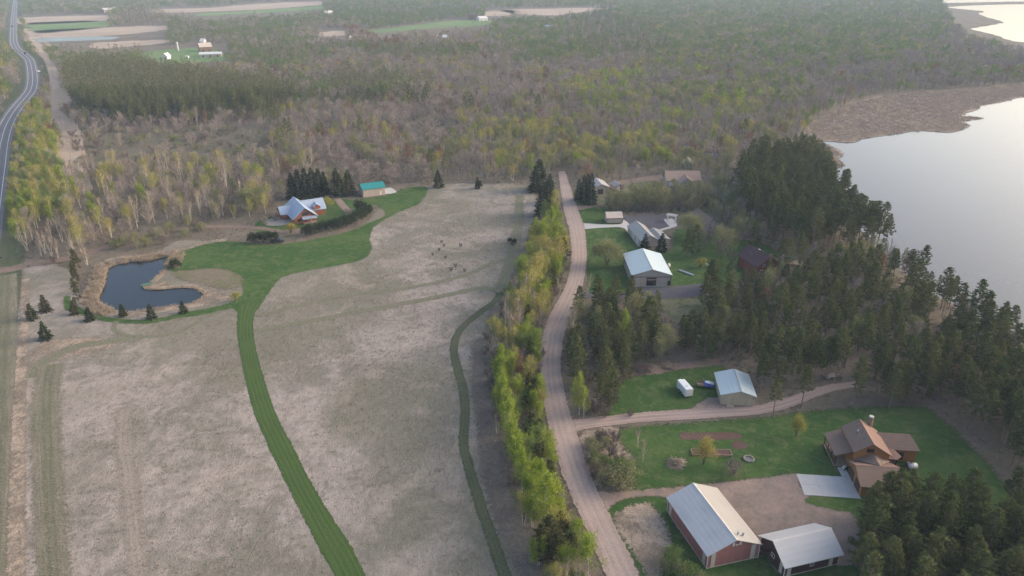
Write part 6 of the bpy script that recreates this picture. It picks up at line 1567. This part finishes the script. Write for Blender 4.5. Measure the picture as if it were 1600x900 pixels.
def far(key, T, leafm, barkm): return (key, finish(key, T, M[leafm], M[barkm], join=True))
SRC = {   # kind -> (height, near shapes, far shapes)
    'pine': (15, [far('pine_mid_%d' % i, pine(211 + i, 15, .7, .38, 2.7), 'pine', 'bark_pine') for i in range(2)], [far('pine_far_%d' % i, pine(215 + i, 15, .30, .30, 2.8), 'pine', 'bark_pine') for i in range(3)]),
    'bare': (12, [far('bare_mid_%d' % i, bare(221 + i, 12, .8, 1 + i % 2, 1.5, 46, .2, 1300, 1.35, 28), 'twig', 'bark') for i in range(3)], [far('bare_far_%d' % i, bare(225 + i, 12, .45, 1 + i % 2, 1.8, 44, .16, 1400, 1.6, 28), 'twig', 'bark') for i in range(3)]),
    'fresh': (12, [far('fresh_mid', leafy(231, 12, .7, 1, 1.5, 44, .2, 2300, .28, 1.4), 'fresh', 'bark')], [far('fresh_far_%d' % i, leafy(232 + i, 12, .34, 1, 1.5, 40, .14, 1900, .30, 1.65), 'fresh', 'bark') for i in range(3)]),
    'pale': (12, [far('pale_mid_%d' % i, leafy(236 + i, 12, .7, 1 + i, 1.6, 43, .2, 2200, .26, 1.4), 'pale', 'bark') for i in range(2)], [far('pale_far_%d' % i, leafy(238 + i, 12, .34, 1, 1.5, 40, .14, 1800, .28, 1.65), 'pale', 'bark') for i in range(2)]),
    'yellow': (12, [far('yellow_mid_%d' % i, leafy(241 + i, 12, .7, 1 + i, 1.6, 50, .24, 1600, .25, 1.2), 'yellowgreen', 'bark_white') for i in range(2)], [far('yellow_far', leafy(243, 12, .34, 1, 1.5, 46, .18, 1600, .27, 1.4), 'yellowgreen', 'bark_white')]),
    'lime': (12, [far('lime_mid_%d' % i, leafy(246 + i, 12, .7, 1 + i, 1.5, 56, .2, 1500, .26), 'lime', 'bark_white') for i in range(2)], [far('lime_far', leafy(248, 12, .34, 1, 1.5, 46, .18, 1600, .27, 1.4), 'lime', 'bark_white')]),
    'bud': (10, [far('bud_mid', leafy(251, 10, .7, 1, 1.5, 50, .25, 1100, .22, 1.1), 'bud', 'bark')], [far('bud_far', leafy(252, 10, .36, 1, 1.5, 44, .18, 1400, .26, 1.5), 'bud', 'bark')]),
    'bare_white': (11, [far('birch_mid', bare(256, 11, .7, 2, 1.6, 60, .22, 520), 'twig_tan', 'bark_white')], [far('birch_far', bare(257, 11, .4, 2, 1.6, 60, .22, 520), 'twig_tan', 'bark_white')]),
    'grey_shrub': (3.5, [far('brush_mid', bare(261, 3.5, .8, 5, 1.8, 45, .05, 500), 'twig_dark', 'bark')], [far('brush_far', bare(262, 3.5, .5, 5, 1.8, 45, .05, 400), 'twig_dark', 'bark')]),
    'shrub': (3.2, [far('shrub_mid', dome(266, 3.2, 3.8, 700, .24), 'pale', 'bark')], [far('shrub_far', dome(267, 3.2, 3.8, 340, .34), 'pale', 'bark')]),
    'full_pine': (12, [far('broad_pine_mid', pine(271, 12, .8, .1, 3.0), 'pine', 'bark_pine')], [far('broad_pine_far', pine(272, 12, .35, .1, 3.0), 'pine', 'bark_pine')]),
    'olive': (9, [far('olive_mid', pine(276, 9, .8, .1, 2.6), 'pine_olive', 'bark_pine')], [far('olive_far', pine(277, 9, .4, .1, 2.6), 'pine_olive', 'bark_pine')]),
    'bare_dark': (8, [far('thicket_mid', bare(281, 8, .8, 4, 2.0, 45, .1, 800), 'twig_dark', 'bark')], [far('thicket_far', bare(282, 8, .5, 4, 2.0, 45, .1, 600), 'twig_dark', 'bark')]),
    'green_shrub': (3.0, [far('green_shrub_mid', dome(286, 3, 3.6, 700, .24), 'fresh', 'bark')], [far('green_shrub_far', dome(287, 3, 3.6, 340, .34), 'fresh', 'bark')]),
}
MASS = {'pine_woods': ('dense dark pine woods stretching into the distance', ('pine', 'full_pine', 'olive')),
        'bare_woods': ('leafless grey pink woods stretching into the distance', ('bare', 'bare_white', 'grey_shrub', 'bare_dark')),
        'leafy_woods': ('woods in pale spring leaf stretching into the distance', ('fresh', 'pale', 'yellow', 'lime', 'bud', 'shrub', 'green_shrub'))}
for name, (label, kinds) in MASS.items():
    sources, rows = [], []
    first = {}
    for k in kinds:
        h0, near, fr_ = SRC[k]
        first[k] = (len(sources), len(near), len(sources) + len(near), len(fr_)); sources += near + fr_
    for i in np.nonzero(~single)[0]:
        x, y, k, h, wd, pl = POOL[i]
        if k not in kinds: continue
        a, na, b, nb_ = first[k]
        s = a + rng.integers(na) if DD[i] < 560 else b + rng.integers(nb_)
        sc = h / SRC[k][0]
        rows.append((x, y, 0, s, sc * wd, sc, rng.uniform(0, 6.283)))
    scatter(name, label, rows, sources)

# ------------------------------------------------------------------ grasses
def tuft(seed, n, h, spread, lean, wd):
    r = np.random.default_rng(seed); V, F = [], []
    for k in range(n):
        a = r.uniform(0, 6.283); d = spread * math.sqrt(r.random()); b = np.array([d * math.cos(a), d * math.sin(a), -.03])
        c = r.uniform(0, 6.283); l = lean * r.uniform(.3, 1); hh = h * r.uniform(.6, 1.1)
        t = b + np.array([math.cos(c) * l, math.sin(c) * l, hh]); s = np.array([-math.sin(c), math.cos(c), 0]) * wd
        V += [b - s, b + s, t]; F.append((len(V) - 3, len(V) - 2, len(V) - 1))
    return V, F, r.random(n)
def tuft_src(name, mat, *a):
    V, F, t = tuft(*a); return (name, mesh(name, V, F, M[mat], {'tint': ('FACE', t)}))
mead = world_poly(MEADOW_PX)
keepout = [world_poly(LAWN_MAIN), pond_w, np.array([at(*p)[:2] for p in [(371, 478), (372, 492), (371, 520), (378, 560), (388, 610), (402, 655), (422, 700), (446, 750), (474, 805), (502, 860), (524, 900), (560, 990), (622, 990), (573, 900), (548, 850), (514, 798), (483, 745), (458, 695), (435, 650), (419, 606), (405, 558), (398, 518), (401, 488), (412, 470)]])]
P = jitter_grid(np.array([(-130, 70), (40, 70), (40, 330), (-130, 330)]), .82)
P = P[inside(P, mead)]
for k in keepout: P = P[~inside(P, k)]
for tr_ in ([(812, 322), (808, 360), (803, 392), (797, 420), (782, 455), (772, 470), (745, 492), (718, 517), (709, 545), (716, 580), (724, 610), (727, 650), (724, 690), (730, 720), (741, 760), (756, 805), (772, 850), (790, 905)],):
    c = catmull(world_poly(tr_), 2, closed=False)
    P = P[np.min(np.linalg.norm(P[:, None] - c[None], axis=2), axis=1) > 1.3]
dens = np.sin(P[:, 0] * .11 + np.sin(P[:, 1] * .07) * 2) * np.sin(P[:, 1] * .09 + np.sin(P[:, 0] * .05)) * .5 + .5
P = P[rng.random(len(P)) < .15 + .45 * dens]
rows = [(p[0], p[1], .03, rng.choice([0, 0, 0, 1, 1, 2]), s, s * rng.uniform(.6, 1.1), rng.uniform(0, 6.28)) for p in P for s in [rng.uniform(.7, 1.3)]]
scatter('dry_grass', 'flattened dry grass tufts of the meadow', rows, [tuft_src('dry_tuft_a', 'straw_leaf', 1, 12, .32, .4, .5, .035), tuft_src('dry_tuft_b', 'straw_leaf', 2, 10, .25, .5, .6, .04), tuft_src('weed_tuft', 'green_tuft', 3, 12, .22, .4, .3, .045)])
# undergrowth on the woodland floor
P = jitter_grid(np.array([(-190, 92), (210, 92), (210, 440), (-190, 440)]), 1.55)
Q, dep = to_px(np.column_stack([P, np.zeros(len(P))]))
P = P[(Q[:, 0] > -40) & (Q[:, 0] < 1640)]
P = P[clear(P, [mead])]
for w_ in OUTLINES: P = P[~inside(P, w_)]
clump = np.sin(P[:, 0] * .19 + 1.6 * np.sin(P[:, 1] * .13)) * np.sin(P[:, 1] * .17 + 1.4 * np.sin(P[:, 0] * .11)) * .5 + .5
P = P[rng.random(len(P)) < .25 + .6 * clump]
rows = [(p[0], p[1], 0, rng.choice([0, 0, 1, 2, 3]), s_, s_ * rng.uniform(.5, 1.2), rng.uniform(0, 6.28)) for p in P for s_ in [rng.uniform(.6, 1.5)]]
scatter('undergrowth', 'low brush and weeds on the woodland floor', rows, [tuft_src('brush_tuft', 'twig_dark', 31, 18, .7, .5, .5, .035), tuft_src('straw_tuft', 'straw_leaf', 32, 16, .5, .5, .4, .05), tuft_src('leaf_tuft', 'green_tuft', 33, 20, .35, .6, .3, .07), tuft_src('moss_tuft', 'fresh', 34, 16, .3, .6, .3, .06)])
# reeds round the pond and along the lake
rows = []
seg = np.vstack([pond_w, pond_w[:1]])
for a, b in zip(seg[:-1], seg[1:]):
    t = b - a; n = np.array([t[1], -t[0]]); n /= np.linalg.norm(n) + 1e-9
    px = to_px(np.array([[a[0], a[1], 0]]))[0][0]
    wide, cnt = (5.0, 11) if px[0] < 178 or (px[1] < 421 and px[0] < 275) else (1.2, 2)
    for _ in range(cnt):
        for sgn in (1, -1):
            p = a + t * rng.random() + n * sgn * rng.uniform(-.2, wide)
            if not inside(p[None], pond_w)[0]:
                s = rng.uniform(.7, 1.2); rows.append((p[0], p[1], 0, rng.integers(2), s, s * (1 if wide > 2 else .5), rng.uniform(0, 6.28)))
reeds = [tuft_src('reed_a', 'reed', 11, 26, 1.5, .5, .35, .035), tuft_src('reed_b', 'reed', 12, 22, 1.2, .6, .4, .04)]
scatter('pond_reeds', 'thick dry tan reeds fringing the pond', rows, reeds)
P = jitter_grid(world_poly(MARSH_PX), 2.2); P = P[~inside(P, lake_w)]
P = P[to_px(np.column_stack([P, np.zeros(len(P))]))[0][:, 0] < 1650]
rows = [(p[0], p[1], 0, rng.integers(2), s * 1.6, s * 1.1, rng.uniform(0, 6.28)) for p in P for s in [rng.uniform(.7, 1.3)]]
mm = [tuft_src('sedge_a', 'reed', 21, 22, 1.0, .8, .5, .07), tuft_src('sedge_b', 'twig', 22, 20, .9, .9, .5, .08)]
scatter('marsh_sedge', 'brown sedge tussocks of the lake marsh', rows, mm)

# ------------------------------------------------------------------ haze
t = NT('haze_air')
pv = t.n('VolumePrincipled'); pv.inputs['Color'].default_value = (0.60, 0.78, 1.0, 1); pv.inputs['Density'].default_value = 0.00014; pv.inputs['Anisotropy'].default_value = 0.0
t.l(pv.outputs[0], t.out.inputs['Volume'])
hz = MB().box(-7600, 7600, -700, 15100, -3, 104).build('haze', t.m)
tag(hz, 'thin pale haze lying over the whole landscape', kind='stuff')
